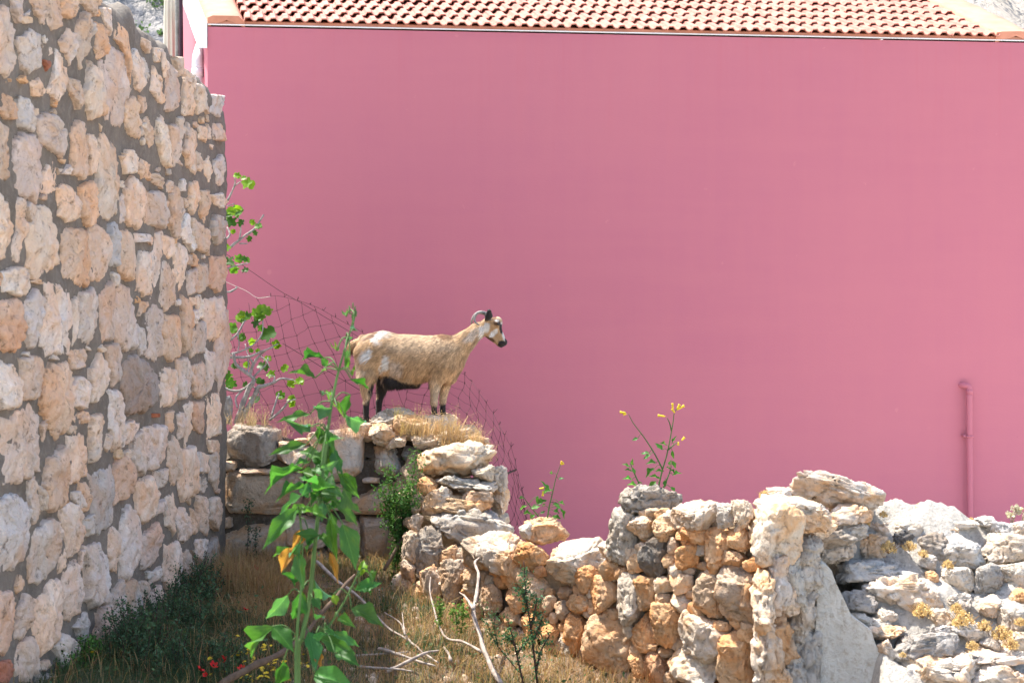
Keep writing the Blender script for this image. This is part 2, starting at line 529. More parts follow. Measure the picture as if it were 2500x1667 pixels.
def leaf_cloud(mb, centers, size, colr, rng, flat=0.0, aspect=2.0):
    """small four-cornered leaves, one per centre"""
    n = len(centers)
    a = rng.normal(size=(n, 3)); a[:, 2] *= (1 - flat)
    a /= np.linalg.norm(a, axis=1)[:, None]
    b = np.cross(a, rng.normal(size=(n, 3))); b /= np.linalg.norm(b, axis=1)[:, None]
    s = np.broadcast_to(np.asarray(size, float), (n,))[:, None] * rng.uniform(0.6, 1.3, (n, 1))
    nn = np.cross(a, b)
    v = np.stack([centers - a * s * .5, centers + b * s / aspect * .5 + nn * s * .08, centers + a * s * .5, centers - b * s / aspect * .5 + nn * s * .08], 1).reshape(-1, 3)
    i = np.arange(n) * 4
    c = np.asarray(colr)
    if c.ndim == 1: c = np.tile(c, (n, 1))
    c = c * rng.uniform(0.7, 1.3, (n, 1))
    mb.add(v, np.stack([i, i + 1, i + 2, i + 3], 1), None, np.repeat(c, 4, 0))

def hill_shrubs():
    rng = np.random.default_rng(3)
    mb = MB()
    n = 420
    th = np.concatenate([rng.uniform(-0.36, -0.2, n // 2), rng.uniform(-0.42, 0.42, n // 2)])
    d = rng.uniform(85, 240, n)
    X = np.sin(th) * d; Y = np.cos(th) * d
    Z = hill_z(X, Y)
    for x, y, z in zip(X, Y, Z):
        r = rng.uniform(0.5, 1.5)
        m = 90
        q = rng.normal(size=(m, 3)); q /= np.linalg.norm(q, axis=1)[:, None]
        q *= (rng.uniform(0.4, 1, (m, 1)) * r * np.array([1, 1, 0.75]))
        leaf_cloud(mb, q + [x, y, z + r * 0.4], 0.4, np.array([0.07, 0.12, 0.045]) * rng.uniform(0.6, 1.6), rng)
    o = mb.build("hillside_shrubs", M['blade'], None, True, True)
    tag(o, "scattered green shrubs on the distant rocky slope", "shrubs", None, "stuff")
hill_shrubs()

# ------------------------------------------------------------------ tall stone wall on the left
WX0, WK, WEND = -2.132, -0.02275, 10.60
def wallx(y): return WX0 + WK * (y - 10.5)
def on_wall(px, py, off=0.015):
    rx = (px - 1250) / F
    y = (WX0 - WK * 10.5 + off) / (rx - WK)
    return y, EYE - (py - HOR) * y / F

def poly_area_centroid(p):
    x, y = p[:, 0], p[:, 1]
    x1, y1 = np.roll(x, -1), np.roll(y, -1)
    cr = x * y1 - x1 * y
    A = cr.sum() / 2
    return A, np.array([((x + x1) * cr).sum(), ((y + y1) * cr).sum()]) / (6 * A)

STONE_RINGS = np.array([0.2, 0.4, 0.58, 0.72, 0.83, 0.91, 0.96, 0.99, 1.0, 1.01])
def relief_stone(poly, seed, H, NA=64):
    """outline (s, z) in metres -> local mesh (h, s, z) standing proud of the wall plane by up to H"""
    rng = np.random.default_rng(seed)
    A, c = poly_area_centroid(poly)
    if A < 0: poly = poly[::-1]
    p = poly - c
    seg = np.linalg.norm(np.roll(p, -1, 0) - p, axis=1)
    cum = np.concatenate([[0], np.cumsum(seg)])
    t = np.linspace(0, cum[-1], NA, endpoint=False)
    pc = np.vstack([p, p[:1]])
    q = np.stack([np.interp(t, cum, pc[:, 0]), np.interp(t, cum, pc[:, 1])], 1)
    q = (np.roll(q, 1, 0) + 10 * q + np.roll(q, -1, 0)) / 12
    size = math.sqrt(abs(A))
    # chipped, jagged outline
    nn = np.stack([q[:, 0] * 22, q[:, 1] * 22, np.full(NA, seed * 3.7)], 1)
    jag = 0.055 * fbm(nn * .6, seed, 2) + 0.075 * vnoise(nn * 2.2, seed + 4) + 0.04 * rng.normal(size=NA)
    q *= (1 + jag)[:, None]
    sz = np.vstack([np.array([[0.0, 0.0]])] + [q * r for r in STONE_RINGS])
    rr = np.concatenate([[0], np.repeat(STONE_RINGS, NA)])
    prof = np.clip(1 - np.clip(rr, 0, 1) ** 18, 0, 1) ** 0.5
    p3 = np.stack([sz[:, 0], sz[:, 1], np.full(len(sz), seed * 1.9)], 1)
    # split faces: the lowest of a few tilted planes
    h = np.full(len(sz), 9.0)
    for k in range(5):
        a = rng.uniform(0, 6.28); sl = rng.uniform(0.01, 0.22)
        h = np.minimum(h, H * rng.uniform(0.9, 1.25) + sl * (sz @ np.array([math.cos(a), math.sin(a)]) + 0.22 * size * rng.uniform(0, 1)))
    h = np.maximum(h, 0.45 * H)
    rid = 1 - np.abs(fbm(p3 * np.array([13, 13, 1]), seed + 3, 3, .6))
    h = h * prof + prof * (0.012 * fbm(p3 * np.array([18, 18, 1]), seed + 13, 3, .6) - 0.013 * np.clip(rid - 0.75, 0, 1) * 4)
    h = np.where(rr >= 1.0, -0.03, np.maximum(h, 0.003 * prof))
    v = np.column_stack([h, sz])
    tri = [(0, 1 + j, 1 + (j + 1) % NA) for j in range(NA)]
    quad = []
    for i in range(len(STONE_RINGS) - 1):
        a = 1 + i * NA
        for j in range(NA):
            quad.append((a + j, a + NA + j, a + NA + (j + 1) % NA, a + (j + 1) % NA))
    return c, v, [np.array(quad), np.array(tri)]

R1 = """w 0,40 45,30 85,180 75,470 40,490 0,480 -30,400 -30,100|p 85,0 90,-60 150,-60 155,90 130,145 95,80|w 170,100 210,60 205,85 178,120|t 205,0 215,-60 365,-60 385,120 345,210 270,150|o 390,0 395,-50 485,-50 500,50 450,130 395,90
w 505,0 510,-40 610,-40 630,0 605,105 560,50|w 130,250 190,190 250,200 275,290 270,400 190,470 150,430|w 280,320 315,300 335,340 315,360|r 278,380 310,390 298,455|w 390,270 430,180 480,215 475,310 440,425 400,320
g 480,170 545,80 600,150 590,270 520,440 490,330|w 355,300 425,440 430,520 380,650 315,595 330,480|o 620,140 690,190 685,340 625,380 610,300|w 655,50 715,60 725,230 700,220|w 215,530 255,495 300,590 280,625 235,610
t 435,490 500,520 525,640 510,700 450,590|w 545,590 575,400 630,440 640,580 670,740 590,755 560,680|p 640,420 690,270 760,350 800,560 790,780 760,815 680,770 650,600|o 735,240 760,150 810,200 820,350 835,430 805,540 790,330|W 845,400 860,315 905,380 920,530 905,590 860,550
w 920,370 940,400 955,550 925,550|w 915,240 960,270 955,340 920,290|W 990,300 1020,310 1025,400 995,400|w 1030,320 1065,400 1055,500 1030,440|w 960,580 985,420 1035,500 1045,660 1010,650 970,590
p 1060,700 1065,430 1100,400 1150,540 1155,640 1110,715|o 1125,365 1165,370 1165,480 1140,490|w 1165,700 1180,500 1245,610 1240,730 1165,740|w 1190,430 1240,490 1245,580 1200,500|g 1255,530 1300,560 1310,690 1265,730 1250,640
w 1310,650 1330,690 1325,730|W 1340,720 1355,600 1440,620 1410,750|o 0,570 60,610 130,700 120,765 40,760 0,700|w 130,620 175,620 220,670 225,840 140,810|w 245,730 330,725 440,840 435,960 400,1015 260,920
t -40,800 0,770 50,820 60,1000 45,1150 0,1170 -40,1100|p 95,890 180,855 255,900 260,1150 230,1300 120,1230 90,1080|w 455,850 500,780 540,790 575,1080 550,1135 470,1115|w 290,1060 350,1010 370,1190 310,1250 260,1235|w 370,1070 405,1080 380,1120
W 405,1110 440,1050 465,1080 440,1115|w 575,860 605,850 625,920 630,1100 590,1105|w 635,930 660,845 720,910 760,1100 755,1370 690,1390 635,1370 630,1100|o 790,720 800,640 850,620 890,720 885,885 820,860|t 890,610 930,620 935,690 905,730
o 930,760 955,740 985,880 960,945 935,880|W 995,760 1030,750 1075,880 1075,1075 1025,1050 1000,900|w 1075,800 1105,790 1140,920 1135,1030 1105,1060 1085,950|w 1130,750 1160,745 1185,830 1150,900 1135,850|w 1165,950 1205,770 1245,850 1245,1115 1190,1050
w 1275,800 1310,810 1320,910 1275,880|w 1325,790 1340,800 1340,890 1322,880|p 1365,790 1420,790 1430,900 1370,890|w 1330,910 1365,930 1360,955|w 1255,960 1295,1000 1295,1100 1255,1080
w 1310,1020 1335,990 1360,1090 1340,1160 1310,1110|w 1365,1030 1415,990 1430,1060 1425,1180 1385,1180|W 770,1000 800,955 860,960 890,1040 870,1100 790,1110|o 885,1080 905,1015 960,1050 965,1150 910,1140|o 965,1110 1010,1105 1055,1160 1050,1210 990,1170
w 1060,1190 1080,1150 1110,1160 1105,1230 1065,1230|w 770,1150 800,1160 795,1200 770,1190|w 800,1210 840,1120 920,1200 910,1400 880,1460 805,1410|w 920,1200 960,1230 1030,1220 1055,1400 1030,1450 930,1420|o 1060,1270 1080,1280 1075,1420 1055,1440
t 1085,1240 1115,1180 1155,1340 1150,1500 1120,1520 1090,1420|w 1150,1150 1175,1140 1185,1220 1150,1220|o 1175,1260 1200,1270 1200,1330 1180,1320|w 1205,1170 1245,1150 1275,1230 1260,1340 1225,1380 1205,1280|o 1275,1210 1330,1220 1335,1320 1305,1430 1280,1370
W 1350,1240 1420,1230 1455,1290 1420,1330 1370,1300|w 370,1200 420,1170 500,1240 510,1390 430,1425 385,1370|o 515,1200 600,1150 635,1200 635,1380 570,1450 530,1390|w 760,1290 790,1230 795,1410 760,1430"""
R2 = """w -30,-75 0,-75 40,-10 80,140 50,340 0,365 -30,300|w 85,-20 130,-45 160,20 160,200 130,360 80,300 110,150|t 165,10 185,-25 215,30 190,110|w 175,130 260,5 320,30 345,130 370,380 320,410 230,480 190,400|o 395,180 430,150 560,170 575,300 570,500 520,525 400,470
w 565,170 630,120 690,250 690,440 640,500 575,480|g 700,150 720,110 750,110 765,180 760,390 705,380|o 765,165 825,165 855,230 860,450 820,490 760,440|w 865,180 940,185 980,210 975,265 950,240 870,240|w 985,180 1010,170 1040,190 1030,350 1000,535 970,510 975,300
w 1040,190 1100,210 1110,320 1075,345 1045,310|w 895,290 965,310 965,560 910,585 875,540|w 1030,360 1075,360 1120,480 1110,620 1060,690 1020,620|w 1110,260 1150,250 1190,300 1190,470 1140,560 1105,420|W 1165,180 1190,50 1220,90 1215,180 1255,270 1235,300 1180,220
w 1225,90 1250,85 1300,150 1330,170 1330,320 1260,280 1235,180|g 1355,100 1390,60 1450,110 1450,220 1390,255 1355,190|o 1200,320 1235,320 1235,380 1200,380|o 1240,310 1265,350 1260,395 1240,390|w 1195,430 1260,410 1270,560 1200,575
w 1265,380 1325,380 1325,500 1290,560 1270,540|O 1355,330 1440,330 1445,440 1400,560 1340,510|W 20,430 100,395 185,410 180,560 130,580 20,550|o -20,430 0,430 20,470 10,520 -20,510|O 0,610 100,590 150,660 160,820 100,940 20,940 0,800
w 165,640 230,540 270,600 260,760 205,920 170,830|W 285,540 320,480 450,560 470,700 440,950 310,960 275,900|w 470,600 510,600 490,860 460,900|w 515,570 590,540 625,590 620,770 570,885 500,860|p 630,570 700,500 730,600 730,840 680,875 640,840
w 720,430 745,440 760,520 725,520|w 735,600 760,500 830,540 865,640 870,900 790,915 750,860|o 890,610 945,620 930,680 885,710|w 885,760 920,800 930,920 905,960 890,900|w 930,800 945,680 990,620 1030,690 1020,960 980,995 930,960
o 1030,740 1100,690 1140,740 1140,960 1090,1005 1040,960|w 1115,610 1150,600 1150,640 1120,645|o 1155,590 1200,590 1215,700 1210,900 1170,935 1150,850|w 1215,590 1250,590 1250,640 1220,640|w 1220,680 1255,670 1250,760 1225,750
w 1260,590 1280,580 1305,690 1300,725 1265,720|t 1215,800 1245,790 1240,970 1220,970|w 1255,760 1310,740 1320,860 1300,945 1255,945|w 1320,600 1420,590 1440,650 1380,860 1320,860 1310,720|p 1390,700 1445,680 1460,900 1440,1060 1400,1190 1375,1000
W 0,1000 90,1040 150,1120 130,1290 0,1300 -30,1200 -30,1050|w 130,980 250,965 285,1040 260,1170 210,1240 145,1250|w 450,930 555,915 550,1030 475,1055|o 270,1090 350,1020 455,1010 465,1100 440,1380 350,1490 270,1300|w 585,1060 640,930 690,1000 690,1130 640,1240 580,1270
w 680,900 740,880 770,960 765,1120 710,1150 690,1040|d 790,1010 850,950 960,1030 1010,1130 1000,1260 920,1310 800,1340 785,1170|W 1015,1090 1060,1030 1135,1060 1140,1180 1100,1280 1020,1290|w 1140,990 1190,970 1230,1080 1215,1200 1150,1240 1140,1120|w 1235,1030 1300,1000 1310,1140 1270,1240 1235,1180
w 1310,920 1360,950 1370,1120 1320,1200 1310,1100|w 460,1160 510,1090 575,1140 550,1300 465,1290|w 685,1190 740,1170 785,1260 780,1520 720,1568 690,1400|w 455,1350 540,1310 580,1340 560,1390 480,1400|w 580,1340 640,1340 660,1480 650,1600 580,1640
w 790,1400 850,1370 895,1400 880,1430 850,1500 790,1550|w 20,1360 130,1320 200,1265 240,1330 265,1480 250,1690 180,1740 60,1795 10,1760|w 268,1400 300,1370 290,1560|w 440,1480 510,1445 555,1560 570,1700 540,1740 450,1790 435,1640|t 290,1620 400,1540 430,1600 440,1760 400,1900 310,1960 270,1800
w 1060,1330 1100,1310 1120,1350 1100,1440 1060,1450|w 1130,1330 1175,1320 1175,1480 1140,1500|w 1180,1280 1220,1260 1225,1400 1190,1560|O 1230,1260 1290,1250 1310,1340 1300,1460 1240,1440|W 1320,1220 1405,1200 1410,1460 1330,1490
w 1330,1500 1400,1500 1395,1560 1345,1580|r 985,1330 1035,1330 1035,1350 985,1355|w 920,1420 1040,1400 1065,1500 1050,1620 990,1690 930,1690 915,1560|w 855,1480 900,1440 920,1560 910,1720 870,1690 850,1600|g 1075,1510 1110,1470 1150,1560 1150,1740 1100,1790 1070,1650|w 670,1450 710,1470 685,1580 665,1540"""
R3 = """w 190,270 230,250 245,400 235,530 205,560 195,400|w 250,310 290,340 285,460 255,470|W -20,400 100,375 185,420 200,640 170,760 90,840 0,880 -20,800|g 575,230 700,190 725,250 720,540 640,620 600,600 590,400|O 735,200 790,120 850,190 860,330 800,390 740,430
w 470,350 510,340 530,440 510,460 475,400|w 525,300 560,295 585,380 570,470 525,485|w 370,450 460,420 520,480 535,640 490,740 420,780 410,650|w 205,600 300,520 345,520 380,660 360,810 290,910 200,930 185,800|w 355,560 385,540 400,640 385,670
w 380,700 410,690 420,830 370,890|w 545,520 600,490 600,600 545,640|w 875,290 970,240 1000,340 990,500 920,550 885,480|w 985,220 1060,200 1075,290 1000,345|w 1155,100 1220,60 1250,150 1250,360 1180,400 1140,320
w 1255,100 1290,90 1297,230 1255,220|w 1300,100 1340,120 1330,220 1302,230|w 1345,120 1400,60 1410,250 1385,340 1345,270|w 1255,240 1285,250 1285,345 1255,330|w 1295,250 1325,290 1315,360 1295,350
w 1060,400 1110,350 1130,480 1105,630 1065,560|w 1000,420 1060,390 1060,450 995,500|w 775,500 830,430 890,500 890,720 820,880 770,910 765,700|p 900,640 1000,545 1045,620 1010,760 920,845 890,800|w 1130,470 1180,440 1210,520 1205,640 1165,680 1125,580
o 1215,450 1270,490 1270,600 1215,620|w 1250,380 1300,380 1330,500 1320,620 1280,600|w 1335,400 1390,380 1405,480 1390,600 1340,540|w 680,640 730,570 760,620 755,860 710,840|W 540,710 630,670 690,790 700,900 650,1060 580,1090 545,1040 560,850
w 400,870 480,780 515,830 535,1000 500,1120 420,1175 390,1040|w 515,720 535,710 530,850 515,840|w 105,950 130,870 160,920 150,970 115,1000|w 215,1050 330,910 380,920 395,1120 370,1280 260,1385 210,1260|p -20,990 70,980 105,1050 95,1240 30,1390 -20,1390
w 115,1090 160,1000 205,1030 205,1170 150,1290 100,1280|w 690,1040 770,920 788,960 788,1190 720,1240|g 792,920 850,910 900,990 890,1200 830,1230 792,1180|t 905,920 940,925 960,1010 940,1140 905,1150|w 970,870 1040,820 1030,900 970,935
w 970,990 1020,940 1060,1010 1050,1110 980,1220 965,1100|w 1055,680 1130,670 1165,760 1150,930 1090,1010 1055,880|w 1172,730 1205,710 1235,830 1190,930 1168,860|w 1255,650 1330,650 1320,710 1290,790 1250,770|w 1228,720 1252,720 1248,760
w 1240,850 1290,820 1310,900 1290,950 1240,940|d 1315,720 1390,620 1385,900 1330,900|w 1065,1080 1100,1030 1125,1120 1100,1200 1055,1210|w 470,1210 540,1110 580,1150 585,1300 520,1330|p 592,1120 690,1080 710,1200 690,1300 610,1370 588,1250
w 350,1330 420,1260 480,1300 495,1400 430,1500 370,1450|w 80,1390 140,1300 210,1270 250,1380 260,1568 100,1568|r -10,1430 70,1415 95,1480 60,1568 -10,1568|w 265,1430 310,1415 315,1480 268,1490|w 262,1560 330,1500 370,1540 360,1590 265,1600
w 700,1290 740,1280 740,1380 700,1370|w 900,1220 950,1210 945,1300 905,1290|w 520,1380 570,1340 600,1400 580,1500 530,1520|w 390,1560 470,1530 500,1640 420,1680|w 800,1300 860,1280 870,1380 810,1390"""

def tall_wall():
    root = thing("stone_wall", "tall mortared stone wall in shade running along the left side", "wall", (WX0, 8.0, 0.0))
    # mortar body: profile lofted along the wall
    s = np.arange(4.2, WEND + 0.001, 0.04); s[-1] = WEND
    zz = np.concatenate([np.arange(-0.35, 3.44, 0.04)])
    prof = [(0.0, z) for z in zz] + [(-0.02, 3.475), (-0.07, 3.51), (-0.15, 3.53), (-0.25, 3.54), (-0.35, 3.53), (-0.45, 3.5), (-0.5, 3.45), (-0.5, 2), (-0.5, -0.35)]
    prof = np.array(prof)
    n, m = len(s), len(prof)
    S, _ = np.meshgrid(s, np.arange(m), indexing='ij')
    O = np.tile(prof[:, 0], (n, 1)); Z = np.tile(prof[:, 1], (n, 1)).copy()
    p = np.stack([O.ravel() * 5, S.ravel() * 5, Z.ravel() * 5], 1)
    nz = fbm(p, 41, 4, 0.6).reshape(n, m)
    O = O + 0.013 * nz + 0.007 * vnoise(p * 4.3, 47).reshape(n, m)
    Z = Z + np.where(prof[:, 1] > 3.4, 1, 0) * (0.045 * fbm(np.stack([S.ravel() * 3.1, S.ravel() * 0, O.ravel() * 4], 1), 43, 4, 0.6).reshape(n, m)) + 0.01 * nz
    # the top of the wall drops a little unevenly at its far end
    top = (Z > 3.3)
    Z = np.where(top, Z - 0.05 * ss(9.9, 10.6, S) + 0.02, Z)
    v = np.stack([wallx(S) + O, S, Z], -1).reshape(-1, 3)
    i, j = np.meshgrid(np.arange(n - 1), np.arange(m - 1), indexing='ij')
    a = (i * m + j).ravel()
    q = np.stack([a, a + m, a + m + 1, a + 1], 1)
    c0 = len(v)
    v = np.vstack([v, [[wallx(4.2) - .25, 4.2, 1.6]], [[wallx(WEND) - .25, WEND + .02, 1.6]]])
    t = [(c0, k + 1, k) for k in range(m - 1)] + [(c0 + 1, (n - 1) * m + k, (n - 1) * m + k + 1) for k in range(m - 1)]
    me = mesh_np("mortar", v - np.array(root.location), [q, np.array(t)])
    o = obj("mortar", me, M['mortar'], root, tuple(root.location))
    k = 0
    near = []
    for R, oy in ((R1, 0), (R2, 500), (R3, 1067)):
        for ent in R.replace("\n", "|").split("|"):
            f = ent.split()
            pts = np.array([[float(x) for x in a.split(",")] for a in f[1:]])
            nat = pts * (700 / 1829.0) + [0, oy]
            pl = np.array([on_wall(x, y) for x, y in nat])
            A, c = poly_area_centroid(pl)
            sz = math.sqrt(abs(A))
            # outlines in the photograph include the near flank of each stone: pull them in a little
            pl = c + (pl - c) * [0.99, 1.02]
            corner = nat[:, 0].max() > 545
            H = min(0.040, 0.018 + 0.08 * sz) * random.uniform(0.75, 1.2)
            c, v, fs = relief_stone(pl, 100 + k, H)
            me = mesh_np("stone", v, fs)
            o = obj("stone", me, M['stone'], root, (wallx(c[0]), c[0], c[1]))
            tc_ = np.array(tint_of('G' if f[0] == 'd' else f[0], 0.14)[:3]); tc_ = tc_ * .55 + np.array(TINT['w']) * .45 * (.95 if f[0] in 'oOtp' else 0) + tc_ * (0 if f[0] in 'oOtp' else .45); o.color = (*(tc_ * [1.0, .97, .98]), 1)
            if c[0] < 6.9: near.append((o, c))
            k += 1
    # small wedge stones pressed into the wide joints
    rr_ = random.Random(19); cnt = 0; cents = []
    for R, oy in ((R1, 0), (R2, 500), (R3, 1067)):
        for ent in R.replace("\n", "|").split("|"):
            pts = np.array([[float(x) for x in a.split(",")] for a in ent.split()[1:]]) * (700 / 1829.0) + [0, oy]
            cents.append((*pts.min(0), *pts.max(0)))
    for k2 in range(6000):
        if cnt >= 55: break
        x, y = rr_.uniform(0, 535), rr_.uniform(20, 1560)
        if x > 255 and y < (x - 255) * .8 + 25: continue
        w, h_ = rr_.uniform(5, 11) * (1.25 - x / 700), rr_.uniform(7, 15)
        if any(a - 2 < x < c_ + 2 and b - 2 < y < d_ + 2 for a, b, c_, d_ in cents): continue
        cents.append((x - w, y - h_, x + w, y + h_)); cnt += 1
        pl = np.array([on_wall(x + w * math.cos(t), y + h_ * math.sin(t)) for t in sorted(rr_.uniform(0, 6.28) for _ in range(6))])
        if abs(poly_area_centroid(pl)[0]) < 4e-4: continue
        c, v, fs = relief_stone(pl, 700 + k2, .018, 32)
        o = obj("stone", mesh_np("stone", v, fs), M['stone'], root, (wallx(c[0]), c[0], c[1]))
        o.color = tint_of(rr_.choice('wwotpw'))
    # the wall goes on towards the camera, out of the picture
    for o, c in near:
        if c[0] - 1.45 < 5.35:
            d = bpy.data.objects.new("stone", o.data); col.objects.link(d)
            d.parent = root; d.color = o.color
            y = c[0] - 1.45
            d.location = Vector((wallx(y), y, c[1])) - root.location
    # squared corner stones seen end-on at the far edge
    return root
LEFT_WALL = tall_wall()
# ------------------------------------------------------------------ rocks
def ico(level):
    t = (1 + 5 ** .5) / 2
    v = [(-1, t, 0), (1, t, 0), (-1, -t, 0), (1, -t, 0), (0, -1, t), (0, 1, t), (0, -1, -t), (0, 1, -t), (t, 0, -1), (t, 0, 1), (-t, 0, -1), (-t, 0, 1)]
    f = [(0, 11, 5), (0, 5, 1), (0, 1, 7), (0, 7, 10), (0, 10, 11), (1, 5, 9), (5, 11, 4), (11, 10, 2), (10, 7, 6), (7, 1, 8), (3, 9, 4), (3, 4, 2), (3, 2, 6), (3, 6, 8), (3, 8, 9), (4, 9, 5), (2, 4, 11), (6, 2, 10), (8, 6, 7), (9, 8, 1)]
    v = [np.array(a) / np.linalg.norm(a) for a in v]
    for _ in range(level):
        cache, nf = {}, []
        def mid(a, b):
            key = (min(a, b), max(a, b))
            if key not in cache:
                m = v[a] + v[b]; v.append(m / np.linalg.norm(m)); cache[key] = len(v) - 1
            return cache[key]
        for a, b, c in f:
            x, y, z = mid(a, b), mid(b, c), mid(c, a)
            nf += [(a, x, z), (b, y, x), (c, z, y), (x, y, z)]
        f = nf
    return np.array(v), np.array(f)
ICO = {L: ico(L) for L in (1, 2, 3, 4)}

def rock_mesh(half, seed, e=0.7, cuts=9, rough=0.10, level=3, strata=0.0, taper=0.0):
    """angular quarry stone: a rounded block split by random planes, then weathered"""
    rng = np.random.default_rng(seed)
    V, Fc = ICO[level]
    p = np.sign(V) * np.abs(V) ** e
    p = p + 0.14 * np.stack([vnoise(V * 1.1 + 5 * k + seed, seed + k) for k in range(3)], 1)
    for k in range(cuts):
        n = rng.normal(size=3); n /= np.linalg.norm(n)
        c = np.quantile(p @ n, rng.uniform(0.80, 0.93))
        d = p @ n - c
        p = p - np.clip(d, 0, None)[:, None] * n * rng.uniform(.86, 1.0)
    p = p - (p.max(0) + p.min(0)) / 2
    p = p / (p.max(0) - p.min(0)) * 2
    half = np.asarray(half, float)
    q = p * half
    if taper:
        q[:, 2] = (q[:, 2] + half[2]) * (1 - taper * np.clip(p[:, 0] * .5 + .5, 0, 1) ** 1.4) - half[2]
        q[:, 1] *= 1 - .35 * np.clip(p[:, 0], 0, 1) ** 2
    L = half.mean()
    nrm = V
    rid = 1 - np.abs(fbm(q / L * 2.2 + seed, seed + 21, 3, .55))
    dsp = rough * L * (0.45 * fbm(q / L * 1.6 + seed, seed + 5, 2) + 0.55 * fbm(q / L * 5.0 + seed, seed + 8, 4, 0.62) - 1.3 * np.clip(rid - 0.78, 0, 1) * 4)
    if strata:
        lay = np.stack([q[:, 0] / L * 0.7, q[:, 1] / L * 0.7, q[:, 2] / L * 7 + 1.6 * vnoise(q / L * 1.3, seed)], 1)
        dsp = dsp + strata * L * 1.3 * vnoise(lay, seed + 2)
    q = q + nrm * dsp[:, None]
    return q, Fc

def rock(name, center, half, rz, tilt, parent, tint, seed, mat='rock', e=0.7, cuts=9, rough=0.10, level=3, strata=0.0, taper=0.0):
    v, f = rock_mesh(half, seed, e, cuts, rough, level, strata, taper)
    R = Matrix.Rotation(rz, 3, 'Z') @ Matrix.Rotation(tilt, 3, 'Y')
    v = v @ np.array(R).T
    o = obj(name, mesh_np(name, v, f), M[mat], parent, tuple(center))
    o.color = tint
    return o

def zoomer(x0, y0, s): return lambda x, y: (x0 + x * s, y0 + y * s)
Z4 = zoomer(500, 1000, 600 / 1410); Z6 = zoomer(900, 1000, 600 / 1410); Z7 = zoomer(1350, 950, 600 / 1312); Z8 = zoomer(1850, 1000, 650 / 1528)

def rows(txt):
    for ent in txt.replace("\n", "|").split("|"):
        f = ent.split()
        yield f[0], [float(x) for x in f[1].split(",")], f[2:]

# ---- low wall of big blocks across the back, goat stands at its right end
def back_wall():
    root = thing("retaining_wall", "low dry stone wall of big shaded blocks below the goat", "wall", (-1.4, 10.9, 0))
    blocks = """G 98,95,412,352 r|t 98,300,172,360 s|t 92,352,585,640 b|W 408,215,640,350 b|w 560,112,900,418 b|W 903,220,1118,412 r|g 1120,215,1235,392 r|t 770,418,1150,608 b|t 560,400,640,610 s|t 640,430,790,600 b
t 78,645,480,878 b|w 85,625,145,688 s|t 450,610,720,800 b|t 880,612,1075,870 b|t 700,640,890,830 b|t 560,800,720,930 b|g 90,890,185,1030 s|t 180,870,420,1010 b|t 420,860,620,990 b|t 700,840,900,960 b|t 620,960,860,1080 b
t 870,870,1000,1000 s|t 190,340,420,372 s|w 900,395,1000,425 s|w 415,185,520,225 s|t 500,170,590,215 s"""
    k = 0
    for ch, (x0, y0, x1, y1), ex in rows(blocks):
        a, b = Z4(x0, y0), Z4(x1, y1)
        d = 10.55 + random.uniform(-0.03, 0.03)
        p, q = P(*a, d), P(*b, d)
        hw, hh = (q[0] - p[0]) / 2 * 1.02, (p[2] - q[2]) / 2 * 1.02
        dep = {'b': 0.2, 's': 0.09, 'r': 0.2}[ex[0]]
        c = ((p[0] + q[0]) / 2, d + dep, (p[2] + q[2]) / 2)
        rock("stone", c, (hw, dep, hh), random.uniform(-.04, .04), random.uniform(-.02, .02), root, tint_of(ch), 300 + k,
             'greyrock' if ch in 'Gg' else 'rock', e={'b': 0.36, 's': 0.55, 'r': 0.55}[ex[0]], cuts={'b': 4, 's': 6, 'r': 9}[ex[0]], rough={'b': 0.055, 's': 0.1, 'r': 0.09}[ex[0]], level=4 if ex[0] != 's' else 3)
        k += 1
    # earth behind the blocks, level with their tops
    xs = np.linspace(-2.6, -0.35, 50); ys = np.linspace(10.68, 11.45, 26)
    X, Y = np.meshgrid(xs, ys, indexing='ij')
    Z = 1.02 + 0.06 * fbm(np.stack([X.ravel() * 3, Y.ravel() * 3, X.ravel() * 0], 1), 77, 4).reshape(X.shape)
    Z = Z - 0.3 * ss(11.05, 11.45, Y) - 0.25 * ss(-0.62, -0.35, X) - 0.15 * ss(10.82, 10.68, Y)
    mb = MB()
    n, m = X.shape
    i, j = np.meshgrid(np.arange(n - 1), np.arange(m - 1), indexing='ij'); a = (i * m + j).ravel()
    mb.add(np.stack([X, Y, Z], -1).reshape(-1, 3) - np.array(root.location), np.stack([a, a + m, a + m + 1, a + 1], 1))
    fx = []
    for (xa, ya), (xb, yb) in ((( -2.6, 10.68), (-0.35, 10.68)), ((-0.35, 10.68), (-0.35, 11.45)), ((-0.35, 11.45), (-2.6, 11.45)), ((-2.6, 11.45), (-2.6, 10.68))):
        zt = 0.84 if ya == yb == 10.68 else 0.72
        mb.add(np.array([(xa, ya, -0.6), (xb, yb, -0.6), (xb, yb, zt), (xa, ya, zt)]) - np.array(root.location), [(0, 1, 2, 3)])
    o = mb.build("earth_fill", M['coredark'], root); o.location = (0, 0, 0)
    return root
BACK = back_wall()

# ---- rubble wall from the goat's mound towards the right foreground
PA = np.array([-0.69, 9.6]); PB = np.array([1.348, 7.2])
WT = (PB - PA) / np.linalg.norm(PB - PA); WN = np.array([-WT[1], WT[0]]) * -1.0
if WN[1] > 0: WN = -WN
def face_depth(px, off=0.0):
    rx = (px - 1250) / F
    q = PA + WN * off
    # X = rx*Y on the line q + s*WT
    s = (rx * q[1] - q[0]) / (WT[0] - rx * WT[1])
    return q[1] + s * WT[1]
RZ = math.atan2(WT[1], WT[0])

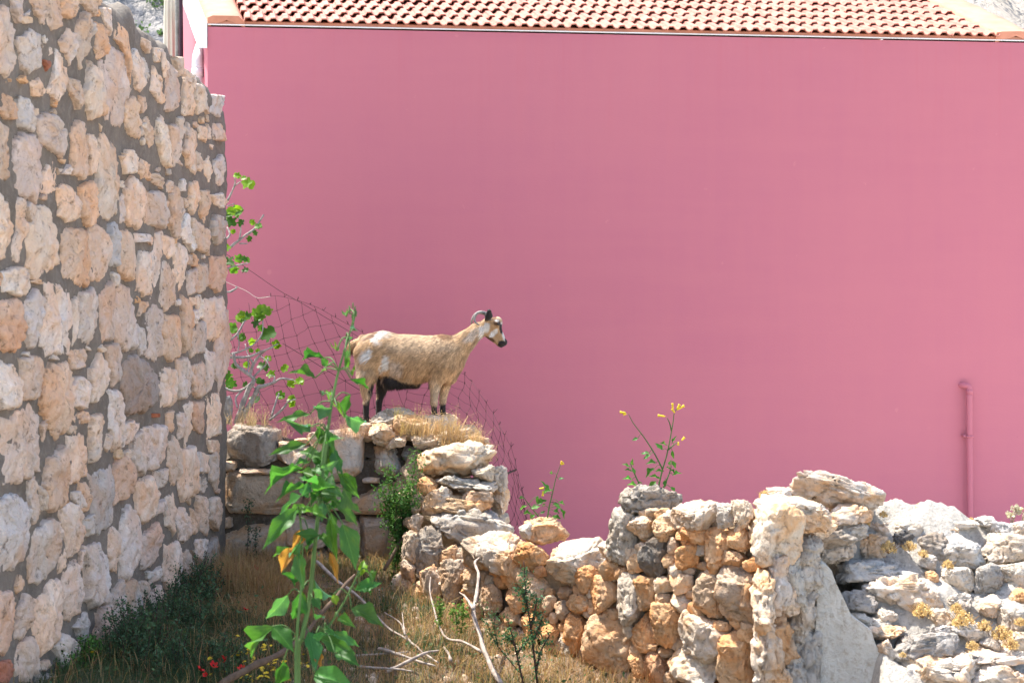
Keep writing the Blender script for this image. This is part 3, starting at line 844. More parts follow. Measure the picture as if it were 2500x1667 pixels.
MOUND = """g 20,0,250,85 a|w 0,90,175,220 a|w 90,150,210,225 a|t 140,40,345,175 a|w 240,145,410,225 a|g 390,120,500,215 a|t 430,105,640,215 a|t 560,150,690,290 a
W 290,195,730,395 b|o 270,400,385,490 s|g 380,385,720,475 l|t 520,450,710,565 l|g 690,330,790,470 b|W 690,440,800,600 b|g 690,560,800,700 b|w 290,445,470,620 b|o 330,475,690,625 l|g 360,550,800,810 B|G 260,690,410,960 b|t 190,700,300,880 b|t 200,620,300,720 s|w 130,950,190,1060 s|t 180,860,270,1010 b|w 230,600,310,700 b|o 400,780,520,900 b|t 480,790,640,900 b|G 330,930,430,1090 b|t 250,1000,350,1150 b|o 560,640,760,780 l|w 660,660,790,740 l|t 230,480,310,600 b|g 590,330,720,420 b|t 140,980,250,1120 b|t 400,930,520,1080 b"""
RUB = """t 510,730,720,920|w 600,710,850,940|o 740,840,855,1020|o 820,755,1010,910|w 1000,760,1310,1030|g 855,650,930,745|o 830,900,910,1010|O 940,890,1010,960|o 1190,905,1290,1045|o 1140,1060,1260,1180|w 890,960,1010,1110|o 760,1020,900,1160|t 640,1000,770,1180|t 560,1080,650,1200|t 400,860,520,1110|t 280,900,400,1120|o 860,1160,960,1300|t 990,1060,1060,1160|t 1060,1090,1150,1200|w 1030,1160,1075,1230|o 960,1220,1090,1340|g 1080,1300,1180,1440|o 760,1130,860,1240|g 660,950,720,1015|t 540,900,620,1000|t 540,1200,640,1300|o 1105,1180,1235,1400|W 1075,1450,1185,1535|o 1000,1450,1085,1560|t 640,1180,760,1330|t 760,1240,870,1380|t 860,1300,970,1440|t 420,1100,540,1260|t 300,1110,410,1250|o 1180,1400,1250,1500|t 960,1340,1080,1450"""
RUB7 = """g 280,640,430,930|w 390,680,530,800|w 370,835,430,930|w 425,820,515,885|o 395,880,490,980|d 465,790,595,1005|o 530,680,640,810|t 600,790,660,890|w 640,600,870,760|o 690,720,850,830|o 575,880,650,955|o 650,840,780,960|o 790,740,940,970|o 890,865,1020,955|o 905,745,1030,865|g 870,610,960,740|w 945,590,1060,740|W 1020,620,1290,940|o 1020,890,1110,970|w 605,930,680,1000|w 540,1000,630,1090|w 625,975,740,1090|t 740,970,905,1215|t 890,930,1120,1250|w 610,1090,720,1190|o 700,1130,790,1215|t 540,1085,620,1160|o 430,1000,550,1180|g 300,980,490,1250|o 190,1000,330,1200|o 120,945,220,1080|o 65,1090,190,1205|o 220,905,350,1020|o 320,940,395,1020|w 235,820,330,915|o 160,1210,420,1510|g 365,1230,430,1330|o 410,1200,540,1400|o 500,1130,690,1370|w 650,1210,930,1440|o 830,1270,900,1400|o 855,1235,930,1300|O 480,1400,600,1600|w 595,1370,890,1600|o 890,1280,1070,1620|w 980,1250,1060,1350|o 1065,1240,1130,1350|o 400,1400,490,1540|o 490,1355,550,1400|w 1070,1360,1200,1640|W 300,1510,400,1600|o 180,1520,300,1620|o 780,1090,830,1150|t 1040,1020,1120,1110|t 1000,1240,1070,1300"""

def top_profile():
    px = [940, 1000, 1100, 1200, 1235, 1300, 1400, 1480, 1500, 1540, 1600, 1700, 1800, 1880, 1960]
    py = [1440, 1430, 1400, 1360, 1345, 1350, 1362, 1368, 1305, 1255, 1240, 1245, 1255, 1300, 1345]
    return np.array(px, float), np.array(py, float)

def rubble_wall():
    root = thing("rubble_wall", "sunlit crumbling rubble stone wall from the goat to the right foreground", "wall", (0.3, 8.6, -0.2))
    L = np.array(root.location)
    tpx, tpy = top_profile()
    # core
    ns = 120
    s = np.linspace(-0.25, np.linalg.norm(PB - PA) - 0.08, ns)
    base = PA[None, :] + s[:, None] * WT[None, :]
    inner = base - WN * 0.085
    pxs = 1250 + F * inner[:, 0] / inner[:, 1]
    topz = EYE - (np.interp(pxs, tpx, tpy) + 22 - HOR) * inner[:, 1] / F
    us = np.concatenate([np.linspace(0, 1, 26)])
    V = []
    for k in range(ns):
        for u in us:
            V.append([*inner[k], -0.7 + (topz[k] + 0.7) * u])
        for w in np.linspace(0.06, 0.62, 10):
            V.append([*(inner[k] - WN * w), topz[k] - 0.10 * (w / 0.62) ** 1.5])
        for z in (0.2, -0.7):
            V.append([*(inner[k] - WN * 0.66), min(topz[k] - 0.2, z)])
    V = np.array(V); m = len(us) + 12
    nzv = fbm(V * 6, 55, 4, 0.6)
    V[:, :2] += WN[None, :] * (0.035 * nzv)[:, None]; V[:, 2] += 0.015 * nzv
    i, j = np.meshgrid(np.arange(ns - 1), np.arange(m - 1), indexing='ij'); a = (i * m + j).ravel()
    q = np.stack([a, a + m, a + m + 1, a + 1], 1)
    c0 = len(V)
    V = np.vstack([V, V[:m].mean(0), V[(ns - 1) * m:ns * m].mean(0)])
    t = [(c0, k + 1, k) for k in range(m - 1)] + [(c0 + 1, (ns - 1) * m + k, (ns - 1) * m + k + 1) for k in range(m - 1)]
    obj("earth_fill", mesh_np("earth_fill", V - L, [q, np.array(t)]), M['core'], root, tuple(L))
    seed = 500
    boxes = []
    # mound stones: depth goes from the back wall (10.5) towards the start of the oblique face
    for ch, (x0, y0, x1, y1), ex in rows(MOUND):
        a, b = Z6(x0, y0), Z6(x1, y1)
        cx, cy = (a[0] + b[0]) / 2, (a[1] + b[1]) / 2
        d = {'a': 10.5, 'b': 10.0, 'B': 9.9, 'l': 9.95, 's': 9.9}[ex[0]]
        if ex[0] == 'a': d = 10.62 - 0.16 * (cy - 1020) / 80
        elif cx > 1190: d = 10.25
        else: d = 10.15 - 0.45 * np.clip((cy - 1120) / 250, 0, 1)
        p, r = P(*a, d), P(*b, d)
        hw, hh = (r[0] - p[0]) / 2 * 1.05, (p[2] - r[2]) / 2 * 1.08
        dep = max(min(hw * 0.9, 0.24), 0.1)
        c = ((p[0] + r[0]) / 2, d + dep * 0.6, (p[2] + r[2]) / 2)
        tl = {'l': 0.16, 'B': 0.30}.get(ex[0], random.uniform(-.1, .1))
        rock("stone", c, (hw, dep, hh * (0.8 if ex[0] in 'lB' else 1)), random.uniform(-.2, .1), tl, root, tuple(np.array(tint_of(ch)) * [1.0, .96, .89, 1]), seed,
             'greyrock' if ch in 'gG' else 'rock', e=0.6, cuts=11, rough=0.13, level=4, strata=0.10 if ex[0] == 'l' else 0.03)
        seed += 1
    # flat stones under the goat's feet
    for gx, gy, gt, hw in ((1.034, 10.76, 1.150, .11), (1.105, 10.93, 1.150, .11), (.385, 10.76, 1.104, .10), (.478, 10.94, 1.112, .10), (.80, 10.9, 1.09, .13)):
        rock("stone", (-0.609 + (gx - 1.0) * 1000 / 1254, gy, gt - .065), (hw * 1.1, .13, .085), random.uniform(-.5, .5), random.uniform(-.08, .08), root, tint_of('w'), seed, 'rock', e=.75, cuts=7, rough=.12, level=4, strata=.05)
        seed += 1
    # the earth core of the mound
    v, f = rock_mesh((0.42, 0.42, 0.80), 991, 0.5, 3, 0.08, 4)
    obj("mound_fill", mesh_np("mound_fill", v, f), M['core'], root, (-0.50, 10.66, 0.14))
    def put(nat, ch, lv=None, push=0.0):
        nonlocal seed
        (ax, ay), (bx, by) = nat
        cx, cy = (ax + bx) / 2, (ay + by) / 2
        d = face_depth(cx, 0.0)
        wm, hm = (bx - ax) / 2 * d / F, (by - ay) / 2 * d / F
        b = 0.80 * wm
        a_ = math.sqrt(max(wm ** 2 - (0.77 * b) ** 2, 0.01 * wm)) / 0.66
        c = P(cx, cy, d)
        c[:2] -= WN * (b * 0.45 - push)
        big = max(wm, hm)
        rock("stone", c, (a_ * 1.04, b * 1.2, hm * 1.08), RZ + random.uniform(-.25, .25), random.uniform(-.25, .25), root, tuple(np.array(tint_of(ch)) * [1.03, .985, .92, 1]), seed,
             'greyrock' if ch in 'gG' else 'rock', e=random.uniform(.62, .85), cuts=random.randint(9, 14), rough=0.11, level=lv or (4 if big > 0.06 else 3), strata=random.choice([0, 0, .05]))
        seed += 1
        boxes.append((ax, ay, bx, by))
    for Zf, txt in ((Z6, RUB), (Z7, RUB7)):
        for ch, (x0, y0, x1, y1), ex in rows(txt):
            put((Zf(x0, y0), Zf(x1, y1)), ch)
    # chinking stones in the gaps
    rng = random.Random(5)
    for k in range(2500):
        cx = rng.uniform(1010, 1850); 
        yt = np.interp(cx, tpx, tpy)
        cy = rng.uniform(yt + 5, 1690)
        if cy > 1480 + (cx - 1000) * 0.42 + 30: continue
        s = rng.uniform(9, 22)
        if any(ax + 0.1 * s < cx < bx - 0.1 * s and ay + .1 * s < cy < by - .1 * s for ax, ay, bx, by in boxes): continue
        put(((cx - s, cy - s * .85), (cx + s, cy + s * .85)), rng.choice('owtotw'), 3, -0.03)
        if len(boxes) > 262: break
    return root
RUBBLE = rubble_wall()

# ---- ruined end of the wall in the right foreground
NE = -WN                                   # the end face runs back along this direction
def end_point(px, off=0.0):
    rx = (px - 1250) / F
    q = PB + WT * off
    s = (rx * q[1] - q[0]) / (NE[0] - rx * NE[1])
    return q + s * NE
RY = np.array([1200, 1254, 1330, 1421, 1495, 1560, 1626, 1700.]); RD = np.array([8.1, 8.0, 7.8, 7.55, 7.36, 7.21, 7.06, 6.9])
def ruin_wall():
    root = thing("ruined_wall", "pale ruined wall end with old plaster face and grey rubble steps, right foreground", "wall", (2.1, 7.2, 0.0))
    L = np.array(root.location)
    seed = 800
    # talus body
    pxs = np.linspace(2000, 2900, 110); ds = np.linspace(6.7, 8.5, 80)
    PX, D = np.meshgrid(pxs, ds, indexing='ij')
    X = (PX - 1250) * D / F
    zprof = np.interp(D, RD[::-1], (EYE - (RY - HOR) * RD / F)[::-1])
    zprof = np.where(D > 8.0, zprof - (D - 8.0) * 2.0, zprof)
    st = 0.06 * np.sin((D - 6.0) * 2 * np.pi / 0.48 + 1.2 * fbm(np.stack([X.ravel() * 1.5, D.ravel() * 0, X.ravel() * 0], 1), 3, 2).reshape(X.shape))
    nz = fbm(np.stack([X.ravel() * 5, D.ravel() * 5, X.ravel() * 0], 1), 66, 5, 0.6).reshape(X.shape)
    Z = zprof - 0.005 + st * 0.6 + 0.05 * nz - 0.06 * ss(2200, 2450, PX)
    # left edge dives below the plastered face
    edge = np.interp(D, [6.0, 6.6, 7.3, 7.7, 8.5], [2190, 2150, 2110, 2070, 2050])
    Z = Z - 0.9 * ss(edge + 40, edge - 60, PX)
    n, m = X.shape
    i, j = np.meshgrid(np.arange(n - 1), np.arange(m - 1), indexing='ij'); a = (i * m + j).ravel()
    obj("rubble_fill", mesh_np("rubble_fill", np.stack([X, D, Z], -1).reshape(-1, 3) - L, np.stack([a, a + m, a + m + 1, a + 1], 1)), M['ruin'], root, tuple(L))
    # plaster on the end face (real slab, uneven edge)
    mb = MB()
    edge_px = [(1990, 1372), (2010, 1376), (2030, 1392), (2042, 1425), (2062, 1465), (2080, 1505), (2105, 1522), (2128, 1540), (2136, 1568), (2148, 1592), (2152, 1630), (2160, 1680), (2165, 1740), (2165, 2000), (1994, 2000), (1993, 1760), (1996, 1640), (1990, 1560), (1994, 1470)]
    fr = []
    for x, y in edge_px:
        d = 7.34 - 0.26 * (x - 1990) / 220
        fr.append((P(x, y, d)[0], d, EYE - (y - HOR) * d / F))
    fr = np.array(fr); bk = fr.copy(); bk[:, 1] += 0.35; bk[:, 0] += 0.03
    c = fr.mean(0)
    N = len(fr)
    mb.add(np.vstack([fr, bk, [c]]) - L, [(i, (i + 1) % N, N + (i + 1) % N, N + i) for i in range(N)], [(2 * N, (i + 1) % N, i) for i in range(N)])
    mb.build("plaster", M['plaster'], root, smooth=False).location = (0, 0, 0)
    # core block of the wall end behind the plaster
    mb = MB()
    q0, q1 = PB - WT * 0.08 + NE * 0.22, PB - WT * 0.08 + NE * 0.95
    bx = np.array([q0, q1, q1 - WT * 0.8, q0 - WT * 0.8])
    mb.add(np.vstack([np.column_stack([bx, [-0.8] * 4]), np.column_stack([bx, [0.70, 0.70, 0.62, 0.68]])]) - L, [(0, 1, 5, 4), (1, 2, 6, 5), (2, 3, 7, 6), (3, 0, 4, 7), (4, 5, 6, 7)])
    mb.build("wall_core", M['ruin'], root).location = (0, 0, 0)
    # broken stones along the corner and end face
    def put(nat, ch, d, hd=None, e=.65, strata=0.06, tilt=None, mat=None, rough=.14, name="stone"):
        nonlocal seed
        (ax, ay), (bx_, by) = nat
        p, r = P(ax, ay, d), P(bx_, by, d)
        hw, hh = (r[0] - p[0]) / 2 * 1.05, (p[2] - r[2]) / 2 * 1.1
        hd = hd or max(0.07, min(hw, 0.22) * 0.9)
        c = ((p[0] + r[0]) / 2, d + hd * 0.5, (p[2] + r[2]) / 2)
        o = rock(name, c, (hw, hd, hh), random.uniform(-.2, .2), random.uniform(-.1, .1) if tilt is None else tilt, root, tint_of(ch), seed,
                 mat or ('greyrock' if ch in 'gGd' else 'rock'), e=e, cuts=11, rough=rough, level=4, strata=strata)
        seed += 1
        return o
    edge = """w 40,870,150,1220|g 130,820,260,1130|g 210,850,335,1080|w 0,960,80,1300|t 90,1150,220,1480|g 190,1040,325,1360|w 10,1250,130,1640|g 140,1420,270,1680|g 230,1300,335,1700|w 60,1480,180,1700|g 200,750,350,890|t 260,1060,335,1240|w 150,980,230,1160"""
    for ch, (x0, y0, x1, y1), ex in rows(edge):
        a, b = Z8(x0, y0), Z8(x1, y1)
        e = end_point((a[0] + b[0]) / 2, 0.0)
        a, b = (a[0] - 10, a[1] - 6), (b[0] + 10, b[1] + 6)
        put((a, b), ch, e[1], 0.12, strata=0.1)
    tops = """W 0,525,420,690|w 380,560,640,680|W 250,640,450,740|G 300,690,560,805|w 570,720,740,870|w 630,630,820,735|g 330,770,600,880|g 450,880,930,1030 l|g 780,640,960,800|d 780,690,940,790|w 720,525,900,600|w 840,590,1000,660|W 960,650,1140,720|w 1080,640,1270,690|g 1260,620,1380,680|g 1340,650,1460,730|w 1460,650,1560,745|g 1010,740,1300,925|g 1300,725,1600,890|G 900,720,1120,860|g 1080,920,1250,1045|W 640,950,1040,1200 l|W 980,1150,1110,1240|G 480,1050,690,1200|g 690,1150,800,1240|G 780,1290,1160,1430|w 1200,1390,1560,1500|w 850,1430,1300,1600|w 1250,1480,1600,1640|o 1460,1040,1560,1130|G 1240,900,1420,1080|g 1400,890,1600,1050|g 1100,1060,1240,1160|w 1280,1080,1400,1190|g 1120,1230,1330,1330|w 1290,1310,1410,1400|g 1400,1150,1560,1290|w 600,1250,860,1330|g 620,1200,780,1270|w 1000,1240,1130,1300|g 560,1180,640,1250|w 700,1330,800,1440|g 1060,1450,1250,1560|w 1440,1290,1600,1400|g 930,840,1030,920|w 1560,600,1800,760|g 1600,760,1850,950|w 1600,950,1900,1150|g 1620,1180,1900,1400|o 980,930,1040,1000|w 400,545,700,690|g 430,640,640,760|w 880,1040,1060,1190"""
    for ch, (x0, y0, x1, y1), ex in rows(tops):
        a, b = Z8(x0, y0), Z8(x1, y1)
        cy = a[1] * 0.4 + b[1] * 0.6
        d = float(np.interp(cy, RY, RD))
        if (a[0] + b[0]) / 2 < 2080 and cy < 1360: d = float(end_point((a[0] + b[0]) / 2)[1]) + 0.05
        put((a, b), ch, d, strata=0.10 if ex else 0.05, tilt=-0.1 if ex else None)
    return root
RUIN = ruin_wall()

# ---- loose stones lying on the walls
def loose(nat, d, ch, label, hd, seed, mat='rock', **kw):
    (ax, ay), (bx, by) = nat
    p, r = P(ax, ay, d), P(bx, by, d)
    c = ((p[0] + r[0]) / 2, d + hd * 0.4, (p[2] + r[2]) / 2)
    o = rock("loose_rock", c, ((r[0] - p[0]) / 2, hd, (p[2] - r[2]) / 2 * 1.05), kw.pop('rz', 0.1), kw.pop('tilt', 0), None, tint_of(ch, 0.02), seed, mat, level=4, **kw)
    return tag(o, label, "rock", "loose rocks lying on top of the walls")
loose((Z8(190, 335), Z8(740, 555)), 7.75, 'g', "big flat tan rock slab lying on top of the ruined wall", 0.2, 907, 'rock', e=0.75, cuts=7, rough=0.13, tilt=0.06, strata=.05, taper=.55)
loose((Z7(360, 528), Z7(692, 692)), 8.05, 'G', "pitted brown-grey rock on the wall below the yellow-flowered plant", 0.13, 902, 'greyrock', e=0.7, cuts=6, rough=0.2, tilt=0.05)
loose((Z6(893, 628), Z6(1147, 772)), 8.75, 'o', "orange and white rock on the dip of the rubble wall", 0.16, 903, e=0.6, cuts=8, rough=0.13, strata=.06)
loose((Z8(58, 452), Z8(192, 515)), 7.7, 'W', "small white rock beside the big flat slab", 0.06, 904, e=0.6, cuts=8, rough=0.1)
# ------------------------------------------------------------------ pink house
HC0 = np.array([(507 - 1250) * 12.0 / F, 12.0]); HC1 = np.array([(2525 - 1250) * 12.68 / F, 12.68])
HT = (HC1 - HC0) / np.linalg.norm(HC1 - HC0); HLEN = float(np.linalg.norm(HC1 - HC0))
HN = np.array([HT[1], -HT[0]])            # towards the camera
EAVE = EYE + (HOR - 60) * 12.0 / F
SLOPE = math.radians(24)
LDIR = np.array([-math.sin(math.radians(17.5)), math.cos(math.radians(17.5))])
RDIR = np.array([-math.sin(math.radians(7)), math.cos(math.radians(7))])
def roof_pt(i, t, up=0.0):
    """i: 0..1 along the eave, t: metres up the slope"""
    c, s = math.cos(SLOPE), math.sin(SLOPE)
    a = HC0 + LDIR * t * c; b = HC1 + RDIR * t * c
    p = a * (1 - i) + b * i
    n = np.array([HN[0] * s, HN[1] * s, c])
    return np.array([p[0], p[1], EAVE + t * s]) + n * up

def prism(mb, ring0, ring1):
    n = len(ring0)
    v = np.vstack([ring0, ring1])
    mb.add(v, [(i, (i + 1) % n, n + (i + 1) % n, n + i) for i in range(n)], None)
    c = len(v)
    mb.add(np.vstack([ring0, [np.mean(ring0, 0)]]), None, [(n, (i + 1) % n, i) for i in range(n)])
    mb.add(np.vstack([ring1, [np.mean(ring1, 0)]]), None, [(n, i, (i + 1) % n) for i in range(n)])

def house():
    root = thing("pink_house", "pink painted house with clay tile roof behind the goat", "house", (HC0[0], HC0[1], -0.5))
    L = np.array(root.location)
    TL = 2.9                                   # slope length to the ridge
    c, s = math.cos(SLOPE), math.sin(SLOPE)
    D = TL * c
    A, B = HC0, HC1; A2, B2 = HC0 + LDIR * D, HC1 + RDIR * D; A3, B3 = A2 + LDIR * D, B2 + RDIR * D
    z0, ze, zr = -0.6, EAVE - 0.02, EAVE + D * math.tan(SLOPE) - 0.06
    mb = MB()
    def quad(p):
        mb.add(np.array(p) - L, [tuple(range(len(p)))] if len(p) == 4 else None, [(0, 1, 2)] if len(p) == 3 else None)
    e3 = lambda p, z: (p[0], p[1], z)
    quad([e3(A, z0), e3(B, z0), e3(B, ze), e3(A, ze)])
    quad([e3(B3, z0), e3(A3, z0), e3(A3, ze), e3(B3, ze)])
    for P0, P2, P3 in ((A, A2, A3), (B, B2, B3)):
        quad([e3(P3, z0), e3(P0, z0), e3(P0, ze), e3(P3, ze)])
        mb.add(np.array([e3(P3, ze), e3(P0, ze), e3(P2, zr)]) - L, None, [(0, 1, 2)])
    mb.build("wall", M['pink'], root, smooth=False).location = (0, 0, 0)
    # roof deck under the tiles, both slopes
    mb = MB()
    dk = [roof_pt(0, -0.0, -0.005), roof_pt(1, -0.0, -0.005), roof_pt(1, TL, -0.005), roof_pt(0, TL, -0.005)]
    bk = [e3(A3, EAVE), e3(B3, EAVE)]
    mb.add(np.array(dk) - L, [(0, 1, 2, 3)])
    mb.add(np.array([dk[3], dk[2], bk[1], bk[0]]) - L, [(0, 1, 2, 3)])
    roof = mb.build("roof", M['salmon'], root, smooth=False); roof.location = (0, 0, 0)
    # thin white eave line
    mb = MB()
    r0 = []
    for p in (A, B):
        q = p + HN * 0.007; q2 = p - HN * 0.02
        r0.append(np.array([e3(q, EAVE - 0.006), e3(q, EAVE + 0.003), e3(q2, EAVE + 0.003), e3(q2, EAVE - 0.006)]) - L)
    prism(mb, r0[0], r0[1])
    mb.build("eave_strip", M['white'], root, smooth=False).location = (0, 0, 0)
    mb = MB()
    r0 = []
    for p in (A, B):
        q = p - HN * 0.004; q2 = p - HN * 0.05
        r0.append(np.array([e3(q, EAVE + 0.004), e3(q, EAVE + 0.03), e3(q2, EAVE + 0.05), e3(q2, EAVE + 0.004)]) - L)
    prism(mb, r0[0], r0[1])
    mb.build("tile_bedding", M['salmon'], root, smooth=False)
    # tiles: one shared mesh, two ridges per tile
    TW, TLEN, GAUGE = 0.212, 0.40, 0.31
    prof = [(0, .004), (.012, .030), (.050, .033), (.066, .012), (.078, .005), (.092, .005), (.104, .012), (.118, .030), (.156, .033), (.172, .012), (.184, .005), (.204, .005), (.216, .018)]
    prof = np.array(prof) * [1, 1.0]
    n = len(prof)
    ring = lambda y, zo: np.column_stack([prof[:, 0], np.full(n, y), prof[:, 1] + zo])
    low = lambda y, zo: np.column_stack([prof[:, 0], np.full(n, y), prof[:, 1] + zo - 0.011])
    v = np.vstack([ring(0, .026), ring(TLEN, -.003), low(0, .026), low(TLEN, -.003)])
    q = []
    for i in range(n - 1):
        q += [(i, i + 1, n + i + 1, n + i), (2 * n + i, i, i + 1, 2 * n + i + 1)[::1]]
    q = [(i, i + 1, n + i + 1, n + i) for i in range(n - 1)] + [(2 * n + i, 2 * n + i + 1, i + 1, i) for i in range(n - 1)] + [(2 * n + i, 3 * n + i, 3 * n + i + 1, 2 * n + i + 1) for i in range(n - 1)]
    q += [(0, n, 3 * n, 2 * n), (n - 1, 3 * n - 1, 4 * n - 1, 2 * n - 1)]
    tme = mesh_np("roof_tile", v, np.array(q), smooth=False)
    tme.materials.append(M['tile'])
    i0, i1 = 0.30 / HLEN, 1 - 0.34 / HLEN
    ncol = int((i1 - i0) * HLEN / TW)
    for r in range(9):
        t = r * GAUGE - 0.02
        if t + TLEN > TL + 0.1: break
        for k in range(ncol):
            i = i0 + (i1 - i0) * k / ncol
            p = roof_pt(i, t, 0.012)
            px_ = roof_pt(i + 0.02, t, 0.012) - p; py_ = roof_pt(i, t + 0.3, 0.012) - p
            wl = np.linalg.norm(px_) / (0.02 * HLEN)
            ex = px_ / np.linalg.norm(px_); ey = py_ / np.linalg.norm(py_)
            ez = np.cross(ex, ey); ez /= np.linalg.norm(ez)
            o = bpy.data.objects.new("roof_tile", tme); col.objects.link(o)
            sx = wl * (i1 - i0) * HLEN / ncol / TW
            j = random.uniform(-.014, .014)
            Mx = Matrix(((ex[0] * sx, ey[0], ez[0], p[0] - L[0] + ey[0] * j), (ex[1] * sx, ey[1], ez[1], p[1] - L[1] + ey[1] * j), (ex[2] * sx, ey[2], ez[2], p[2] - L[2] + ez[2] * random.uniform(-.002, .003)), (0, 0, 0, 1)))
            o.parent = roof
            o.matrix_basis = Mx
    # mortar bands on both verges, rounded
    def band(name, ia, ib, mat, hgt, d0=-0.0):
        mb = MB()
        ts = np.linspace(d0, TL, 14)
        prof = [(0, -0.02), (0, hgt * .8), (.15, hgt), (.6, hgt * 1.05), (.85, hgt), (1, hgt * .35), (1, -0.02)]
        R = [np.array([roof_pt(ia + (ib - ia) * a, t, h + 0.006 * random.uniform(-1, 1)) for a, h in prof]) - L for t in ts]
        V = np.vstack(R); m = len(prof)
        qd = [(k * m + j, k * m + j + 1, (k + 1) * m + j + 1, (k + 1) * m + j) for k in range(len(ts) - 1) for j in range(m - 1)]
        mb.add(V, qd)
        mb.add(np.vstack([R[0], [R[0].mean(0)]]), None, [(m, j + 1, j) for j in range(m - 1)])
        mb.build(name, mat, root).location = (0, 0, 0)
    band("verge_band", 0.0, 0.31 / HLEN, M['salmon'], 0.07)
    band("verge_band", 1 - 0.36 / HLEN, 1.0, M['salmon'], 0.08)
    # white bargeboard on the left verge
    mb = MB()
    sl = -np.array([HT[0], HT[1], 0])
    rr = []
    for t in (-0.0, TL):
        p = roof_pt(0, t, 0.012)
        p2 = p + sl * 0.075
        f = np.array([HN[0], HN[1], 0]) * 0.012 if t == 0 else 0
        rr.append(np.array([p + sl * 0.002 + f, p2 + f, p2 + f - [0, 0, 0.215], p + sl * 0.002 + f - [0, 0, 0.215]]) - L)
    prism(mb, rr[0], rr[1])
    mb.build("bargeboard", M['white'], root, smooth=False).location = (0, 0, 0)
    # white rain pipe beside the corner
    mb = MB()
    pth = smooth_path([P(496, 96, 12.62), P(489, 118, 12.48), P(483, 140, 12.36), P(482, 165, 12.33), P(482, 230, 12.33), P(482, 900, 12.33), P(482, 1430, 12.33)], 6)
    base = P(482, 230, 12.33); top = base[2] + .42
    mb.tube(pth - L, 0.046, 14)
    dp = mb.build("downpipe", M['pvc'], root); dp.location = (0, 0, 0)
    mb = MB(); mb.tube(np.array([(base[0], base[1], top - .2), (base[0], base[1], top - .27)]) - L, 0.051, 14)
    cl = mb.build("pipe_joint", M['pvc'], dp); cl.location = (0, 0, 0)
    # pink pipe on the front wall
    def wp(px, py, out):
        rx = (px - 1250) / F
        s_ = (rx * A[1] - A[0]) / (HT[0] - rx * HT[1])
        p = A + HT * s_
        return np.array([p[0] + HN[0] * out, p[1] + HN[1] * out, EYE - (py - HOR) * p[1] / F])
    mb = MB()
    pts = smooth_path([wp(2343, 941, -0.03), wp(2350, 940, 0.03), wp(2359, 944, 0.055), wp(2360, 960, 0.06), wp(2360, 1000, 0.06), wp(2363, 1400, 0.06)], 5)
    mb.tube(pts - L, 0.026, 14)
    pp = mb.build("wall_pipe", M['pink'], root); pp.location = (0, 0, 0)
    mb = MB(); mb.tube(np.array([wp(2360, 950, .06), wp(2360, 961, .06)]) - L, 0.029, 14)
    mb.build("pipe_joint", M['pink'], pp).location = (0, 0, 0)
    mb = MB(); mb.tube(np.array([wp(2360.5, 1061.5, .06), wp(2360.6, 1066, .06)]) - L, 0.035, 14)
    a, b = wp(2351, 1060, -.01), wp(2351, 1066, .05)
    mb.box(a[0] - L[0] - .012, a[0] - L[0] + .012, b[1] - L[1] - .01, a[1] - L[1], b[2] - L[2], a[2] - L[2])
    mb.build("pipe_clamp", M['pink'], pp).location = (0, 0, 0)
    return root
HOUSE = house()

# ------------------------------------------------------------------ folded parasol and posts beyond the wall
def parasol():
    b = P(414, 200, 13.2)
    root = thing("closed_parasol", "folded cream canvas parasol behind the tall stone wall", "parasol", (b[0], b[1], -0.4))
    mb = MB()
    zs = np.linspace(3.6, 5.3, 16); th = np.linspace(0, 2 * np.pi, 48, endpoint=False)
    V = []
    for k, z in enumerate(zs):
        u = k / 15
        r = 0.060 - 0.022 * u
        for a in th:
            rr = r * (1 + 0.22 * math.cos(8 * a + 1.5 * u)) * (1 + 0.05 * math.sin(3 * a + 9 * u))
            V.append((rr * math.cos(a), rr * math.sin(a), z + 0.4 + (0.05 * math.cos(8 * a) if k == 0 else 0)))
    q = [(k * 48 + j, k * 48 + (j + 1) % 48, (k + 1) * 48 + (j + 1) % 48, (k + 1) * 48 + j) for k in range(15) for j in range(48)]
    mb.add(V, q)
    mb.build("canopy", M['canvas'], root)
    mb = MB(); mb.tube([(0, 0, 0), (0, 0, 5.75)], 0.02, 10)
    mb.build("pole", M['greypole'], root)
    mb = MB(); mb.tube([(0, 0, 0), (0, 0, .06)], 0.25, 20); mb.tube([(0, 0, .06), (0, 0, .3)], 0.035, 12)
    mb.build("base", M['greypole'], root)
    for px, d, r, m, nm, lb in ((432.5, 12.95, .020, 'greypole', "wooden_post", "slim weathered grey post beside the folded parasol"), (442, 12.9, .018, 'darkpole', "dark_post", "dark brown post between the grey post and the pink house")):
        p = P(px, 300, d)
        mb = MB()
        zz = np.linspace(-0.45, 5.4, 14)
        mb.tube(np.column_stack([0.004 * np.sin(zz * 2), 0 * zz, zz + .45]), r * (1 + .05 * np.sin(zz * 5)), 10)
        mb.box(-r * 1.5, r * 1.5, -r * 1.5, r * 1.5, 0, .05)
        o = mb.build(nm, M[m]); o.location = (p[0], p[1], -0.45)
        tag(o, lb, "post")
parasol()

